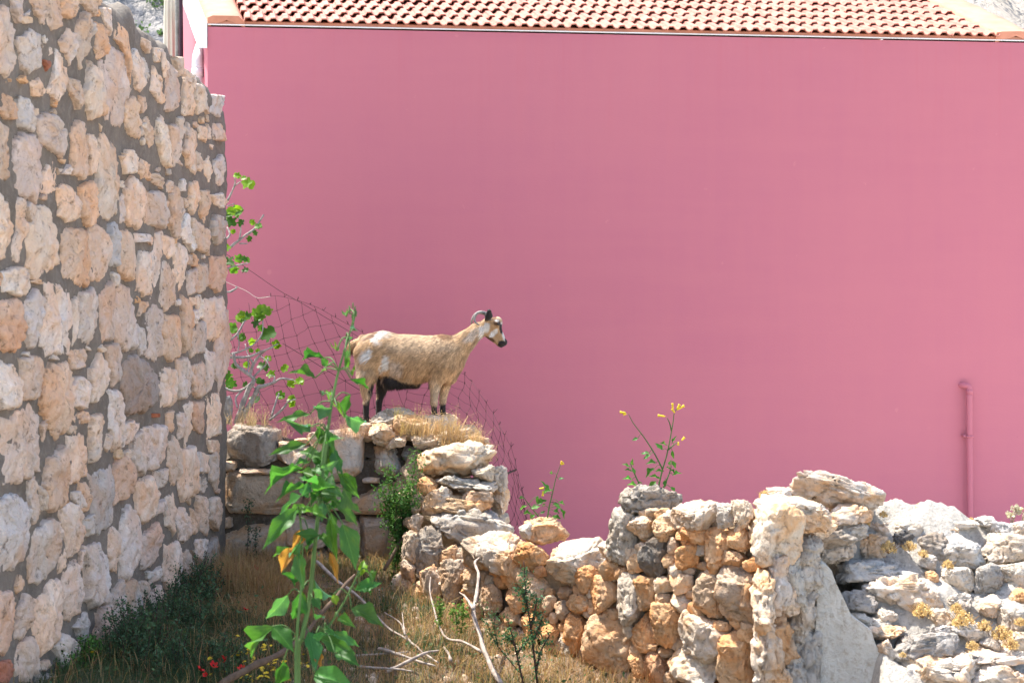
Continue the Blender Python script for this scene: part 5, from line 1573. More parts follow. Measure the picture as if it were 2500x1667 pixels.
def front_plant():
    rng = random.Random(12)
    D0 = 4.6
    root_p = P(738, 1900, D0)
    zb = gzs(root_p[0], D0)
    root = thing("tobacco_plant", "tall broad-leaved green plant close in front of the walls", "plant", (root_p[0], D0, zb))
    L = np.array(root.location)
    def tubep(name, pts, r, mat='stem', n=8):
        mb = MB()
        path = smooth_path(pts, 5)
        u = np.linspace(0, 1, len(path))
        mb.tube(path - L, np.interp(u, np.linspace(0, 1, len(r)), r), n)
        return mb.build(name, M[mat], root)
    Q = lambda x, y, dd=0: P(x, y, D0 + dd)
    main_px = [(738, 1553), (755, 1468), (768, 1340), (781, 1221), (800, 1055), (811, 980), (827, 904), (851, 824), (866, 765)]
    main = [np.array([root_p[0] + .02, D0, zb]), Q(728, 1660)] + [Q(*p) for p in main_px]
    tubep("stem", main, [.0085, .008, .0075, .006, .005, .0035, .002])
    sec_px = [(723, 1700), (725, 1553), (734, 1447), (738, 1340), (732, 1264)]
    tubep("stem", [np.array([root_p[0], D0 - .05, zb])] + [Q(*p, -.06) for p in sec_px], [.0055, .005, .004, .002])
    thr = [(760, 1560), (790, 1540), (815, 1510), (850, 1450), (872, 1404)]
    tubep("stem", [Q(*p, .05) for p in thr], [.005, .004, .002])
    stems = np.array(main_px + sec_px[1:] + thr[1:], float)
    Z5 = zoomer(600, 720, 350 / 1143)
    up = """650,560,600,510,60,d|615,500,440,490,36,|545,655,355,600,80,d|850,680,985,740,55,|680,905,530,905,115,b|830,805,775,975,90,|800,965,965,1030,120,b|500,950,262,1005,70,|515,1045,330,1015,75,b|470,1190,200,1265,80,|430,1380,140,1535,75,|500,1335,385,1345,60,d|705,1235,765,1420,95,b|770,1430,890,1568,80,|720,440,700,405,40,y|728,440,745,425,45,y|610,800,605,760,40,|640,1150,560,1040,50,|640,1180,770,1130,60,|600,1180,590,1060,55,|660,1290,690,1160,70,|590,1290,430,1240,90,|620,1350,520,1280,70,|640,1420,540,1560,110,b|520,1480,430,1450,60,|680,770,660,830,40,|790,460,800,560,45,|830,500,820,600,40,|800,350,850,340,35,b|860,240,880,290,25,b|800,170,790,130,45,|850,640,870,560,30,y|690,1440,750,1600,90,b|590,1420,520,1380,70,|610,600,640,600,30,y|730,900,760,930,45,y|590,1060,600,1180,70,|650,1080,700,1250,60,"""
    lo = """540,500,425,600,110,|520,575,345,775,90,|570,440,415,495,55,|760,540,875,655,95,|795,665,865,895,115,|725,600,790,725,80,b|722,640,752,850,60,|490,800,385,835,48,|770,370,885,500,62,|800,460,880,590,85,b|470,1070,362,1195,95,b|545,1060,510,1205,85,|630,985,720,1090,55,b|385,1250,243,1402,105,|395,1248,505,1372,95,|850,1140,1015,1225,95,|870,1030,1005,990,70,|890,950,915,860,45,y|665,1310,858,1385,130,|600,1280,640,1480,85,b|755,1400,878,1455,85,|450,1450,415,1590,85,|640,1510,845,1590,125,|750,1290,880,1350,70,|770,1190,850,1235,55,|740,1060,755,1115,42,y|620,1080,660,1140,55,|630,1170,690,1190,60,b|530,590,515,570,40,b|600,700,650,720,45,b|500,820,545,770,50,b|450,940,530,1000,45,|560,1050,545,1170,50,|540,830,560,1010,80,|940,930,965,975,55,|890,1010,960,1050,60,|700,1240,740,1300,60,b|640,1280,660,1320,70,|580,560,480,600,60,|590,500,540,430,50,|660,480,690,420,70,b|640,430,560,390,70,|700,380,640,290,70,"""
    ex = []
    for k in range(18):
        u = rng.uniform(0, 1); x = 560 + 160 * rng.random(); y = 250 + 480 * u
        a = rng.uniform(-.6, 3.7); ll = rng.uniform(80, 150)
        ex.append('%d,%d,%d,%d,%d,%s' % (x, y, x + ll * math.cos(a), y + ll * math.sin(a) * .9, ll * .5, rng.choice(['', '', 'b', 'd'])))
    lo = lo + '|' + '|'.join(ex)
    mb = MB()
    for Zf, sc_, txt in ((Z5, 350 / 1143, up), (Z4, 600 / 1410, lo)):
        for ent in txt.split("|"):
            f = ent.split(",")
            x0, y0, x1, y1, w = [float(a) for a in f[:5]]
            kind = f[5]
            dz = rng.uniform(-.13, .13)
            b = np.array(Zf(x0, y0)); t = np.array(Zf(x1, y1))
            # petiole from the nearest stem point somewhat above the leaf base
            dd = np.hypot(*(stems - b).T) + 0.6 * np.clip(b[1] - stems[:, 1], -80, 0) * -1
            k = int(dd.argmin())
            bw, tw = P(*b, D0 + dz * .7), P(*t, D0 + dz * 1.2 + rng.uniform(-.05, .05))
            sw = P(*stems[k], D0)
            wm = w * sc_ * D0 / F
            c = green(rng)
            if kind == 'b': c = c * [1.0, 1.0, 1.9]
            if kind == 'y': c = c * [1.9, 1.35, .6]
            n = np.array([rng.uniform(-.5, .5), -0.75 + rng.uniform(-.3, .3), .75 + rng.uniform(-.3, .3)])
            if kind == 'b': n = -np.array([rng.uniform(-.5, .5), .8, .5])
            bw, tw = bw - (tw - bw) * .06, tw + (tw - bw) * .1
            put_leaf(rng.choice(LEAF), root, bw, tw, wm * 1.12, n, c, .8)
            if np.linalg.norm(sw - bw) < .35:
                mid = (sw + bw) / 2 + np.array([0, 0, .018])
                mb = MB(); mb.tube(smooth_path([sw, mid, bw], 4) - L, .0022, 5)
                mb.build("leaf_stalk", M['stem'], root)
    for (x0, y0, x1, y1, w) in ((575, 685, 500, 800, 75), (500, 790, 432, 930, 80), (715, 815, 768, 992, 42), (670, 1395, 660, 1485, 50)):
        b, t = Z4(x0, y0), Z4(x1, y1)
        o = put_leaf(LEAF[3], root, P(*b, D0 - .03), P(*t, D0 - .05), w * .4255 * D0 / F, (rng.uniform(-.4, .4), -1, .2), (0.30, 0.155, 0.055), 1.4)
        o.name = "dead_leaf"; o["label"] = "withered orange-brown leaf"
    # budding tip
    mb = MB()
    for k in range(14):
        a = P(862 + rng.uniform(-8, 8), 765 + rng.uniform(-14, 22), D0)
        mb.tube(np.array([a, a + [rng.uniform(-.006, .006), 0, .018]]) - L, [.003, .002], 5)
    mb.build("flower_buds", M['stem'], root)["kind"] = "stuff"
front_plant()

def wall_plant(label, stems_px, leaves, flowers, d, unit, group=None):
    rng = random.Random(len(leaves) * 7)
    base = P(*stems_px[0][0], d)
    root = thing("tobacco_seedling", label, "plant", tuple(base), group)
    L = np.array(root.location)
    allp = []
    for s in stems_px:
        mb = MB()
        path = smooth_path([P(x, y, d) for x, y in s], 5)
        mb.tube(path - L, np.linspace(.0052, .0018, len(path)), 6)
        mb.build("stem", M['stem'], root)
        for a, b in zip(s[:-1], s[1:]):
            for u in np.linspace(0, 1, 6): allp.append((a[0] + (b[0] - a[0]) * u, a[1] + (b[1] - a[1]) * u))
    allp = np.array(allp)
    mb = MB()
    for (x0, y0, x1, y1, w) in leaves:
        dz = rng.uniform(-.05, .05)
        b, t = P(x0, y0, d + dz), P(x1, y1, d + dz + rng.uniform(-.02, .02))
        n = np.array([rng.uniform(-.4, .4), -.5, .8])
        c = green(rng) * (1.1 if rng.random() < .7 else 1.5)
        b, t = b - (t - b) * .1, t + (t - b) * .15
        put_leaf(rng.choice(LEAF[:3]), root, b, t, 1.35 * w * d / F, n, c, .8)
        k = np.hypot(allp[:, 0] - x0, allp[:, 1] - y0).argmin()
        a = P(*allp[k], d)
        mb = MB(); mb.tube(smooth_path([a, (a + b) / 2 + [0, 0, .01], b], 3) - L, .0016, 4)
        mb.build("leaf_stalk", M['stem'], root)
    for (x0, y0, x1, y1) in flowers:
        mb = MB()
        a, b = P(x0, y0, d), P(x1, y1, d)
        u = np.linspace(0, 1, 6)[:, None]
        mb.tube(a + (b - a) * u - L, [.003, .005, .0055, .0055, .006, .009], 7)
        mb.build("flower", M['yellow'], root)

def conv(txt, x0, y0, s, n):
    out = []
    for e in txt.split("|"):
        f = [float(a) for a in e.split(",")]
        out.append(tuple([(x0 if i % 2 == 0 else y0) + f[i] * s for i in range(n)] + [x * s for x in f[n:]]))
    return out
sA = 240 / 1505
def pl(txt, x0, y0, s): return [(x0 + float(a.split(",")[0]) * s, y0 + float(a.split(",")[1]) * s) for a in txt.split()]
wall_plant("yellow-flowered green plant growing on the pitted rock", 
    [pl("785,1440 850,1150 930,870 985,600 1025,370 1040,250 1080,170", 1480, 970, sA), pl("860,1090 740,860 580,610 420,400 340,250", 1480, 970, sA), pl("545,1410 440,1180 390,1060 370,1000", 1480, 970, sA), pl("855,1430 940,1230 990,1080 985,1000", 1480, 970, sA), pl("950,800 1090,680", 1480, 970, sA), pl("1000,510 970,390 930,310", 1480, 970, sA)],
    conv("480,625,405,655,45|650,850,535,860,55|665,880,575,940,55|755,1000,620,1005,65|735,1090,610,1205,70|870,1130,755,1120,50|815,1240,665,1195,50|750,1290,655,1405,75|455,1345,330,1325,55|385,1255,260,1235,45|385,1125,285,1100,45|350,1060,255,1015,45|410,1030,400,940,35|440,1160,395,1070,40|855,790,755,705,65|1010,690,1070,595,45|910,730,830,690,50|1010,820,1030,930,38|1030,1185,1145,1150,50|985,1110,1050,1150,50|990,1380,1060,1440,60|905,1270,900,1360,50|1005,980,1065,1075,55|985,980,960,1050,50|960,1090,920,1065,30|510,1300,550,1310,35", 1480, 970, sA, 4),
    conv("300,235,210,225|310,250,260,265|905,290,790,275|1020,190,1015,90|1050,235,1005,175|1080,190,1195,125|1085,180,1125,105|1155,660,1200,610|1105,680,1100,730", 1480, 970, sA, 4), 8.12, sA)
sB = 350 / 1098
wall_plant("small leafy plant growing beside the orange and white rock",
    [pl("895,1320 915,1200 940,1100 965,990 1000,890", 1050, 850, sB), pl("860,1320 800,1250 745,1180 715,1135", 1050, 850, sB)],
    conv("910,1085,850,1015,24|935,960,930,935,18|985,1000,1025,995,20|870,1110,930,1080,40|830,1190,890,1160,36|780,1225,840,1210,34|720,1265,775,1262,28|770,1300,800,1275,25|690,1235,735,1205,26|685,1150,720,1145,20|850,1265,880,1245,26|990,1180,1030,1195,26|960,1200,1000,1225,36|950,1245,990,1260,36|940,1290,1000,1300,36|1000,1230,1028,1298,20|825,1135,820,1190,20|860,1210,880,1190,24|985,1195,940,1195,24", 1050, 850, sB, 4),
    conv("1000,890,1010,865|1000,890,1025,880|865,1090,862,1130|835,1075,870,1070", 1050, 850, sB, 4), 8.82, sB)

# ------------------------------------------------------------------ fig tree behind the wall's end
def fig_tree():
    rng = random.Random(4)
    z = 370 / 893
    def Pz(x, y, d): return P(530 + x * z, 400 + y * z, d)
    D0 = 11.02
    base = Pz(120, 1520, D0)
    root = thing("fig_tree", "bare-branched young fig tree with fresh leaves beside the stone wall", "tree", tuple(base))
    L = np.array(root.location)
    br = [("135,1530 180,1440 215,1380 240,1320 270,1310 330,1290 380,1265 460,1275", .024, .006), ("110,1530 160,1390 190,1320 215,1270 160,1220 110,1180 95,1110", .022, .008),
          ("60,1530 75,1420 60,1370", .03, .02), ("190,1250 215,1180 250,1130 300,1090 360,1060", .014, .005), ("75,1140 180,1138 250,1110 330,1080", .012, .005), ("20,1310 80,1335 150,1330 200,1290 230,1240 290,1180 300,1140", .012, .005),
          ("75,1040 120,1000 160,930 170,925", .009, .005), ("80,1120 150,1100 220,1060 265,1000 270,920", .008, .004), ("320,1490 350,1390 365,1350", .009, .005), ("310,1510 390,1440 420,1400 465,1385", .010, .005),
          ("30,525 80,490 130,450 170,420 220,385 250,340 275,300", .012, .006), ("130,450 140,390 130,330 125,310", .007, .004), ("60,220 90,160 105,120 105,85", .009, .005), ("105,130 140,105", .005, .004), ("60,250 100,235", .005, .004), ("30,465 75,420 60,375", .009, .005), ("60,620 110,600 165,590 190,580", .008, .004), ("30,745 70,755 110,735 115,725", .009, .007), ("130,470 180,470", .006, .004), ("180,1130 185,1190 175,1230", .006, .004),
          ("70,1500 -10,1200 -60,900 -50,700 30,525", .03, .014), ("-60,900 -30,760 30,745", .014, .009), ("-50,700 -20,560 60,620", .014, .008), ("-50,700 -40,500 30,465", .016, .009), ("-45,560 -20,350 60,220", .016, .009),
          ("-10,1250 20,1310", .014, .012), ("-20,1180 75,1140", .014, .012), ("0,1150 80,1120", .01, .008), ("-10,1120 75,1040", .012, .009), ("250,1130 290,1160 310,1200", .006, .003), ("200,1300 250,1350 230,1400", .006, .004), ("150,1330 110,1380 120,1440", .007, .005), ("330,1290 340,1255 310,1245", .006, .004), ("215,1180 180,1120 165,1060", .006, .004), ("120,1000 130,1060 120,1110", .006, .004)]
    for txt, r0, r1 in br:
        pts = [tuple(float(a) for a in q.split(",")) for q in txt.split()]
        off = rng.uniform(-.12, .12)
        w = [Pz(x, y, D0 + off * (k / len(pts)) + 0.1 * (y < 800)) for k, (x, y) in enumerate(pts)]
        mb = MB()
        path = smooth_path(w, 4)
        mb.tube(path - L, np.linspace(r0, r1, len(path)), 8, None, .35, 3)
        mb.build("branch", M['figbark'], root)
    lv = """120,70,y4|180,118,y7|155,85,y4|70,300,6|100,275,6|130,285,6|85,345,d8|140,350,d6|95,398,y3|210,345,y4|245,370,4|225,410,d3|190,445,d4|50,495,y5|65,580,d8|100,620,5|130,555,6|165,565,5|162,628,d5|130,905,y5|145,885,y5|170,895,6|230,880,y6|265,865,y7|295,870,y6|230,940,d7|260,970,d4|295,1005,d9|95,975,5|90,960,6|145,1020,5|205,1045,y4|345,1060,y4|360,1075,y4|175,1185,y4|265,1190,d5|320,1240,y5|285,1200,d5|60,1250,d6|80,1290,d6|70,1300,d5|250,1275,d5|215,1385,d6|400,1205,y5|440,1290,y5|485,1280,y6|375,1360,5|440,1385,y5|440,1410,y4|165,1300,4|100,1190,d4|240,1100,y3|250,900,6|150,915,5|80,280,y6|120,265,y5|110,1195,d4|95,1300,d5|200,1100,3|300,1150,y4|270,1285,d4"""
    for e in lv.split("|"):
        x, y, k = e.split(",")
        x, y = float(x), float(y)
        sz = float(k.lstrip("yd")) / 8 * 0.115
        off = rng.uniform(-.15, .12)
        b = Pz(x, y, D0 + off + 0.08)
        for q in range(1 if 'd' in k else 2):
            a = rng.uniform(0, 6.28)
            dr = np.array([math.cos(a), rng.uniform(-.5, .3), math.sin(a) * .8 + (-.5 if 'd' in k else .3)])
            dr /= np.linalg.norm(dr)
            s_ = sz * rng.uniform(.7, 1.05)
            c = np.array([0.10, 0.22, 0.03]) * ([1.7, 1.35, .7] if 'y' in k else ([.45, .55, .7] if 'd' in k else [1, 1, 1])) * rng.uniform(.8, 1.2)
            put_leaf(FIG, root, b - dr * s_ * .5, b + dr * s_ * .5, s_ * 1.0, (rng.uniform(-.4, .4), -.8, .6), c, 1.0)
fig_tree()

# ------------------------------------------------------------------ dead branches
def on_ground(px, py, lift=0.0):
    d = 8.0
    for _ in range(30):
        x = (px - 1250) * d / F
        z = gzs(x, d) + lift
        d = d * .5 + .5 * (EYE - z) * F / (py - HOR)
    return P(px, py, d), d
def dead_branch(label, lines, r, mat='drywood', Zf=Z6, lift=.03, dep=None, name="dead_branch"):
    paths = []
    for txt in lines:
        pts = [Zf(*[float(a) for a in q.split(",")]) for q in txt.split()]
        w = []
        for k, (x, y) in enumerate(pts):
            if dep is None:
                p, d = on_ground(x, y, lift)
                d = min(d, face_depth(x, .02) if x > 1000 else 10.3)
                w.append(P(x, y, d))
            else:
                w.append(P(x, y, dep[0] + (dep[1] - dep[0]) * k / (len(pts) - 1)))
        paths.append(smooth_path(w, 5))
    base = paths[0][0]
    mb = MB()
    for k, p in enumerate(paths):
        u = np.linspace(0, 1, len(p))
        rr = (r if k == 0 else r * .6) * (1 - .6 * u) * (1 + .10 * np.sin(u * 37 + k))
        p = p + .35 * r * np.stack([vnoise(p * 9 + q, 5 + q) for q in (0, 1, 2)], 1)
        mb.tube(p - base, rr, 7, None, .25, k)
    o = mb.build(name, M[mat]); o.location = tuple(base)
    return tag(o, label, "branch", "dead branches lying among the weeds")
dead_branch("long pale forked dead branch leaning on the rubble wall", ["760,1568 680,1420 640,1300 600,1140 620,1060 630,950 610,880 630,850", "600,1140 560,1080 525,1045"], .016, dep=(7.6, 8.9))
dead_branch("thin curved pale twig rising left of the forked branch", ["650,1390 540,1330 450,1310 400,1230 375,1140 350,1040 355,960"], .009, dep=(7.95, 8.9))
dead_branch("longest dead branch stretching from the leafy plant to the lower right", ["640,870 760,980 880,1070 960,1150 1040,1240 1180,1330 1260,1400 1340,1450"], .012, Zf=Z4, dep=(8.9, 7.9))
dead_branch("reddish dead stick crossing over the other branches on the ground", ["1040,1500 1180,1440 1270,1390 1340,1380"], .012, Zf=Z4, dep=(7.7, 7.95))
dead_branch("straight grey dead twig lying right of the leafy plant", ["1000,1370 1050,1380 1170,1420 1250,1450 1320,1470"], .012, Zf=Z4, dep=(8.0, 7.8))
dead_branch("thin grey twig lying level with the leafy plant's lowest leaves", ["850,1412 950,1402 1060,1395 1170,1388"], .007, Zf=Z4, dep=(7.9, 8.0))
dead_branch("small Y-shaped grey twig standing in dry grass below the wall", ["1180,1330 1150,1290 1120,1220 1030,1160", "1150,1290 1130,1160"], .008, Zf=Z4, dep=(8.2, 8.6))
dead_branch("short pale stick lying at the bottom edge below the twigs", ["870,1470 1000,1480 1120,1490 1190,1500"], .009, Zf=Z4, dep=(7.7, 7.7))
dead_branch("stubby brown stick end among dry grass left of forked branch", ["470,1440 460,1400 430,1360"], .012, Zf=Z6, dep=(8.0, 8.2))
dead_branch("dark bark stick slanting behind the leafy plant's stem", ["90,1580 250,1490 370,1430 460,1380 570,1290 700,1130 800,1010 860,945"], .016, 'darkwood', Z4, dep=(5.6, 6.6))
dead_branch("brown stick propped in the corner by the green bush", ["90,920 180,760 240,650 292,555"], .013, 'darkwood', Z6, dep=(9.8, 10.1))
# ------------------------------------------------------------------ bush, stems, grass, flowers
def leafy_stems(name, label, cat, stems, d0, leaf, dens, colr, Zf, stem_mat='darkstem', r=.004, seed=1, spread=.03, group=None):
    rng = np.random.default_rng(seed)
    base = None
    mbs, mbl = MB(), MB()
    for txt, d in stems:
        pts = [P(*Zf(*[float(a) for a in q.split(",")]), d0 + d) for q in txt.split()]
        p = smooth_path(pts, 6)
        if base is None: base = p[0]
        mbs.tube(p - base, np.linspace(r, r * .4, len(p)), 6)
        n = int(dens * len(p))
        u = rng.random(n) ** .8
        i = np.clip((u * (len(p) - 1)).astype(int), 0, len(p) - 2)
        c = p[i] + rng.normal(0, spread, (n, 3)) * (.35 + .65 * u[:, None])
        leaf_cloud(mbl, c - base, leaf, colr, rng)
    root = thing(name, label, cat, tuple(base), group)
    mbs.build("stems", M[stem_mat], root)
    lf = mbl.build("foliage", M['blade'], root, True, True); lf["kind"] = "stuff"
    return root
leafy_stems("green_bush", "small-leaved green bush in the corner between the two low walls", "bush",
    [("200,760 190,600 150,480 110,310", 0), ("180,740 210,560 240,450 280,220", .05), ("150,720 160,560 210,470", -.05), ("200,740 240,600 260,480", 0), ("190,700 130,600 80,560", .03), ("180,760 150,680 110,640", 0), ("190,640 240,560 235,400", .0), ("150,900 170,800 190,700", 0), ("130,980 160,860 175,780", -.05), ("190,600 120,530 60,440", .04)],
    9.95, .026, 26, np.array([.075, .17, .035]), Z6, spread=.035, seed=5)
leafy_stems("whorled_weed", "tall dark-stemmed weed with leaf tufts before the rubble wall", "weed",
    [("970,1580 930,1250 905,1080 890,870", 0), ("960,1500 990,1380 1040,1290", .0), ("940,1330 980,1240 1000,1180", 0), ("930,1250 960,1120 960,1050", 0), ("905,1100 880,1040 860,1010", 0)], 7.75, .022, 9, np.array([.07, .15, .07]), Z6, r=.007, seed=6, spread=.022)
leafy_stems("whorled_weed", "dark-stemmed weed leaning left beside the tallest weed", "weed",
    [("890,1580 830,1320 790,1180", 0), ("850,1400 900,1330 930,1300", 0), ("840,1350 800,1300 770,1290", 0)], 7.7, .020, 8, np.array([.07, .15, .06]), Z6, r=.006, seed=7, spread=.02)
leafy_stems("whorled_weed", "thin arching weed left of the two dark-stemmed weeds", "weed",
    [("860,1500 740,1350 680,1230 640,1090", 0), ("740,1350 720,1250 730,1150", 0)], 7.8, .018, 8, np.array([.07, .14, .06]), Z6, r=.003, seed=8, spread=.018)
leafy_stems("shade_weed", "thin grey-leaved weed against the shaded blocks near the tall wall", "weed",
    [("240,850 250,700 245,580 260,510", 0), ("300,870 290,760 300,660", 0)], 10.3, .022, 9, np.array([.08, .12, .07]), Z4, r=.0025, seed=9, spread=.02)
leafy_stems("pink_flower_weed", "pale green weed with a pink bloom below the rubble wall", "weed",
    [("510,1300 500,1180 490,1120", 0), ("400,1250 410,1150 400,1090", 0), ("530,1280 545,1180 540,1110", 0)], 8.4, .024, 9, np.array([.14, .24, .05]), Z6, 'stem', r=.003, seed=10, spread=.02)

def blades(mb, bases, h, w, lean, colr, rng):
    """bent tapering blades from world points"""
    n = len(bases)
    a = rng.uniform(0, 2 * np.pi, n)
    dr = np.stack([np.cos(a), np.sin(a), np.zeros(n)], 1)
    ln = np.abs(rng.normal(0, lean, n))[:, None]
    hh = (np.broadcast_to(np.asarray(h, float), (n,)) * rng.uniform(.5, 1.3, n))[:, None]
    up = np.array([0, 0, 1.0])
    p1 = bases + up * hh * .55 + dr * hh * ln * .3
    p2 = bases + up * hh * (1 - .25 * np.clip(ln, 0, 1.6)) + dr * hh * ln
    sd = np.stack([-np.sin(a + rng.normal(0, .6, n)), np.cos(a), np.zeros(n)], 1) * w
    v = np.stack([bases - sd, bases + sd, p1 - sd * .75, p1 + sd * .75, p2], 1).reshape(-1, 3)
    i = np.arange(n) * 5
    c = np.asarray(colr)
    if c.ndim == 1: c = np.tile(c, (n, 1))
    c = np.repeat(c * rng.uniform(.65, 1.35, (n, 1)), 5, 0)
    mb.add(v, np.stack([i, i + 1, i + 3, i + 2], 1), np.stack([i + 2, i + 3, i + 4], 1), c)

def in_garden(x, y):
    lim = PA[0] + (PA[1] - y) * (-WT[0] / WT[1]) - 0.02      # the rubble wall's face
    return (x > wallx(y) + .03) & (x < np.where(y < 9.6, lim, -0.75)) & (y < 10.5)

def scatter(n, rng, x0=-2.15, x1=1.4, y0=5.3, y1=10.5):
    out = []
    x = rng.uniform(x0, x1, n); y = rng.uniform(y0, y1, n)
    k = in_garden(x, y)
    x, y = x[k], y[k]
    z = gz(x, y) + .05
    return np.stack([x, y, z], 1)

def px_of(p): return 1250 + F * p[:, 0] / p[:, 1], HOR - F * (p[:, 2] - EYE) / p[:, 1]

def garden():
    rng = np.random.default_rng(33)
    G = MB(); Dr = MB(); Th = MB()
    p = scatter(120000, rng)
    px, py = px_of(p)
    nz = fbm(p * 2.2, 12, 3)
    green_w = np.clip(0.55 + 0.8 * nz + ss(700, 300, px) * .7 + ss(1500, 1620, py) * ss(1000, 800, px) * .5 - ss(850, 1050, px) * .25, 0.03, 1)
    brown = ss(130, 60, np.hypot((px - 610) * .7, (py - 1430) * 1.2))
    green_w *= (1 - .85 * brown); green_w *= .78 + .22 * vnoise(p * 9, 3); green_w = np.maximum(green_w, .93 * ss(640, 520, px) * ss(1440, 1500, py))
    isg = rng.random(len(p)) < green_w
    gcol = np.array([.060, .098, .042]) * np.ones((len(p), 1)); gcol[:, 0] *= rng.uniform(.7, 1.6, len(p)); 
    dcol = np.array([.36, .235, .105]) * np.ones((len(p), 1)); dcol[:, 1] *= rng.uniform(.8, 1.1, len(p))
    dens = np.where(px > 870, .5, .9)
    keep = rng.random(len(p)) < dens
    k = isg & keep
    blades(G, p[k], .085 + .06 * nz[k], .0020, 1.0, gcol[k], rng)
    k = ~isg & keep
    blades(Dr, p[k], .13 + .09 * nz[k] + .06 * brown[k], .0017, .7, dcol[k], rng)
    # small-leaved low herbs mixed in
    q = scatter(60000, rng); qx, qy = px_of(q); nq = fbm(q * 2.6, 14, 3)
    k = (rng.random(len(q)) < np.clip(.35 + .9 * nq, .05, 1) * np.where(qx > 900, .6, 1))
    q = q[k]; q[:, 2] += np.abs(rng.normal(0, .05, len(q)))
    leaf_cloud(G, q, rng.choice([.012, .018, .03], len(q)), np.array([.07, .118, .05]) * rng.uniform(.7, 1.4, (len(q), 1)), rng)
    # dead leaf litter
    q = scatter(14000, rng); q[:, 2] += .012
    leaf_cloud(Dr, q, .018, np.array([.20, .115, .06]), rng, .3)
    tag(G.build("green_grass", M['blade'], None, True, True), "low green grass and herbs covering the ground between the walls", "grass", None, "stuff")
    tag(Dr.build("dry_grass", M['blade'], None, True, True), "dry straw-coloured grass and leaf litter between the walls", "grass", None, "stuff")
garden()

# bluish thyme-like bushes along the foot of the tall wall
def thyme(label, px, py, hw, hh, seed, colr=(.068, .125, .062)):
    rng = np.random.default_rng(seed)
    b, d = on_ground(px, py)
    root = thing("thyme_bush", label, "bush", tuple(b), "grey-green herb bushes at the foot of the tall wall")
    ms, ml = MB(), MB()
    n = int(70 * hw / 100) + 20
    for k in range(n):
        x = rng.normal(0, hw * .45) * d / F; y = rng.normal(0, .14)
        h = hh * d / F * rng.uniform(.3, 1.05) * (1 - .35 * min(abs(x) / (hw * d / F), 1))
        y = max(y, -.3)
        if b[0] + x < wallx(d) + .05: x = wallx(d) + .05 - b[0] + rng.uniform(0, .1)
        p0 = np.array([x, y, -.02]); p1 = p0 + [rng.normal(0, .12) * h * 2, rng.normal(0, .12) * h * 2, h]
        path = smooth_path([p0, (p0 + p1) / 2 + rng.normal(0, .01, 3), p1], 4)
        ms.tube(path, .0016, 4)
        m = int(45 + 260 * h)
        u = rng.random(m)[:, None]
        c = p0 + (p1 - p0) * u + rng.normal(0, .011, (m, 3))
        leaf_cloud(ml, c, .017, np.array(colr) * rng.uniform(.7, 1.3), rng)
    ms.build("stems", M['darkstem'], root)
    f = ml.build("foliage", M['blade'], root, True, True); f["kind"] = "stuff"
thyme("widest grey-green herb bush at the foot of the tall wall", 330, 1640, 130, 190, 61)
thyme("grey-green herb bush midway along the foot of the tall wall", 430, 1570, 90, 170, 62)
thyme("farthest grey-green herb bush at the foot of the tall wall", 470, 1490, 70, 150, 63)
thyme("bright green grassy clump at the bottom left corner", 190, 1667, 60, 130, 64, (.085, .19, .04))
thyme("grey-green herb bush at the bottom edge left of the leafy plant", 520, 1670, 110, 120, 65)

# poppies and yellow flowers
def make_poppy():
    mb = MB()
    for k in range(5):
        a = k * 2 * math.pi / 5
        pts = []
        for u in np.linspace(0, 1, 4):
            for s in np.linspace(-1, 1, 5):
                w = .75 * math.sin(math.pi * (.15 + .75 * u)) * s
                r = u
                pts.append((r * math.cos(a + w), r * math.sin(a + w), .55 * u ** 1.5 + .08 * math.cos(s * 4)))
        q = [(i * 5 + j, i * 5 + j + 1, (i + 1) * 5 + j + 1, (i + 1) * 5 + j) for i in range(3) for j in range(4)]
        mb.add(np.array(pts) * .022, q)
    v = np.vstack(mb.v); me = mesh_np("petals", v, np.vstack(mb.q)); me.materials.append(M['poppy'])
    mb = MB()
    mb.tube(smooth_path([(0, 0, 0), (.006, 0, -.07), (.0, .01, -.16)], 4), .0014, 5)
    st = mesh_np("stem", np.vstack(mb.v), [np.vstack(mb.q), np.vstack(mb.t)]); st.materials.append(M['stem'])
    V, Fc = ICO[1]; ce = mesh_np("seed_head", V * .005 + [0, 0, .004], Fc); ce.materials.append(M['darkstem'])
    return me, st, ce
POP = make_poppy()
Z3 = zoomer(0, 1067, 700 / 1829)
pop_labels = ["lowest of the three red poppies in a row at bottom left", "middle of the three red poppies in a row at bottom left", "uppermost and largest of the three red poppies at bottom left", "red poppy beside the dark bark stick", "red poppy before the shaded blocks, right of the other high one", "red poppy in brown dry grass below the shaded blocks", "tiny red poppy just under the row of three", "faint small red poppy in the middle of the dry grass"]
for k, (x, y, s) in enumerate(((1275, 1485, 1.05), (1360, 1455, 1.0), (1425, 1425, 1.15), (1540, 1475, .9), (1710, 745, 1.25), (1630, 840, 1.5), (1310, 1515, .6), (1565, 1100, .8))):
    px, py = Z3(x, y)
    p, d = on_ground(px, py, .15)
    r = thing("poppy", pop_labels[k], "flower", tuple(p), "red poppies among the weeds")
    r.rotation_euler = (random.uniform(.3, .9), random.uniform(-.4, .4), random.uniform(0, 6))
    r.scale = (s,) * 3
    for nm, me in zip(("petals", "stem", "seed_head"), POP):
        o = bpy.data.objects.new(nm, me); col.objects.link(o); o.parent = r

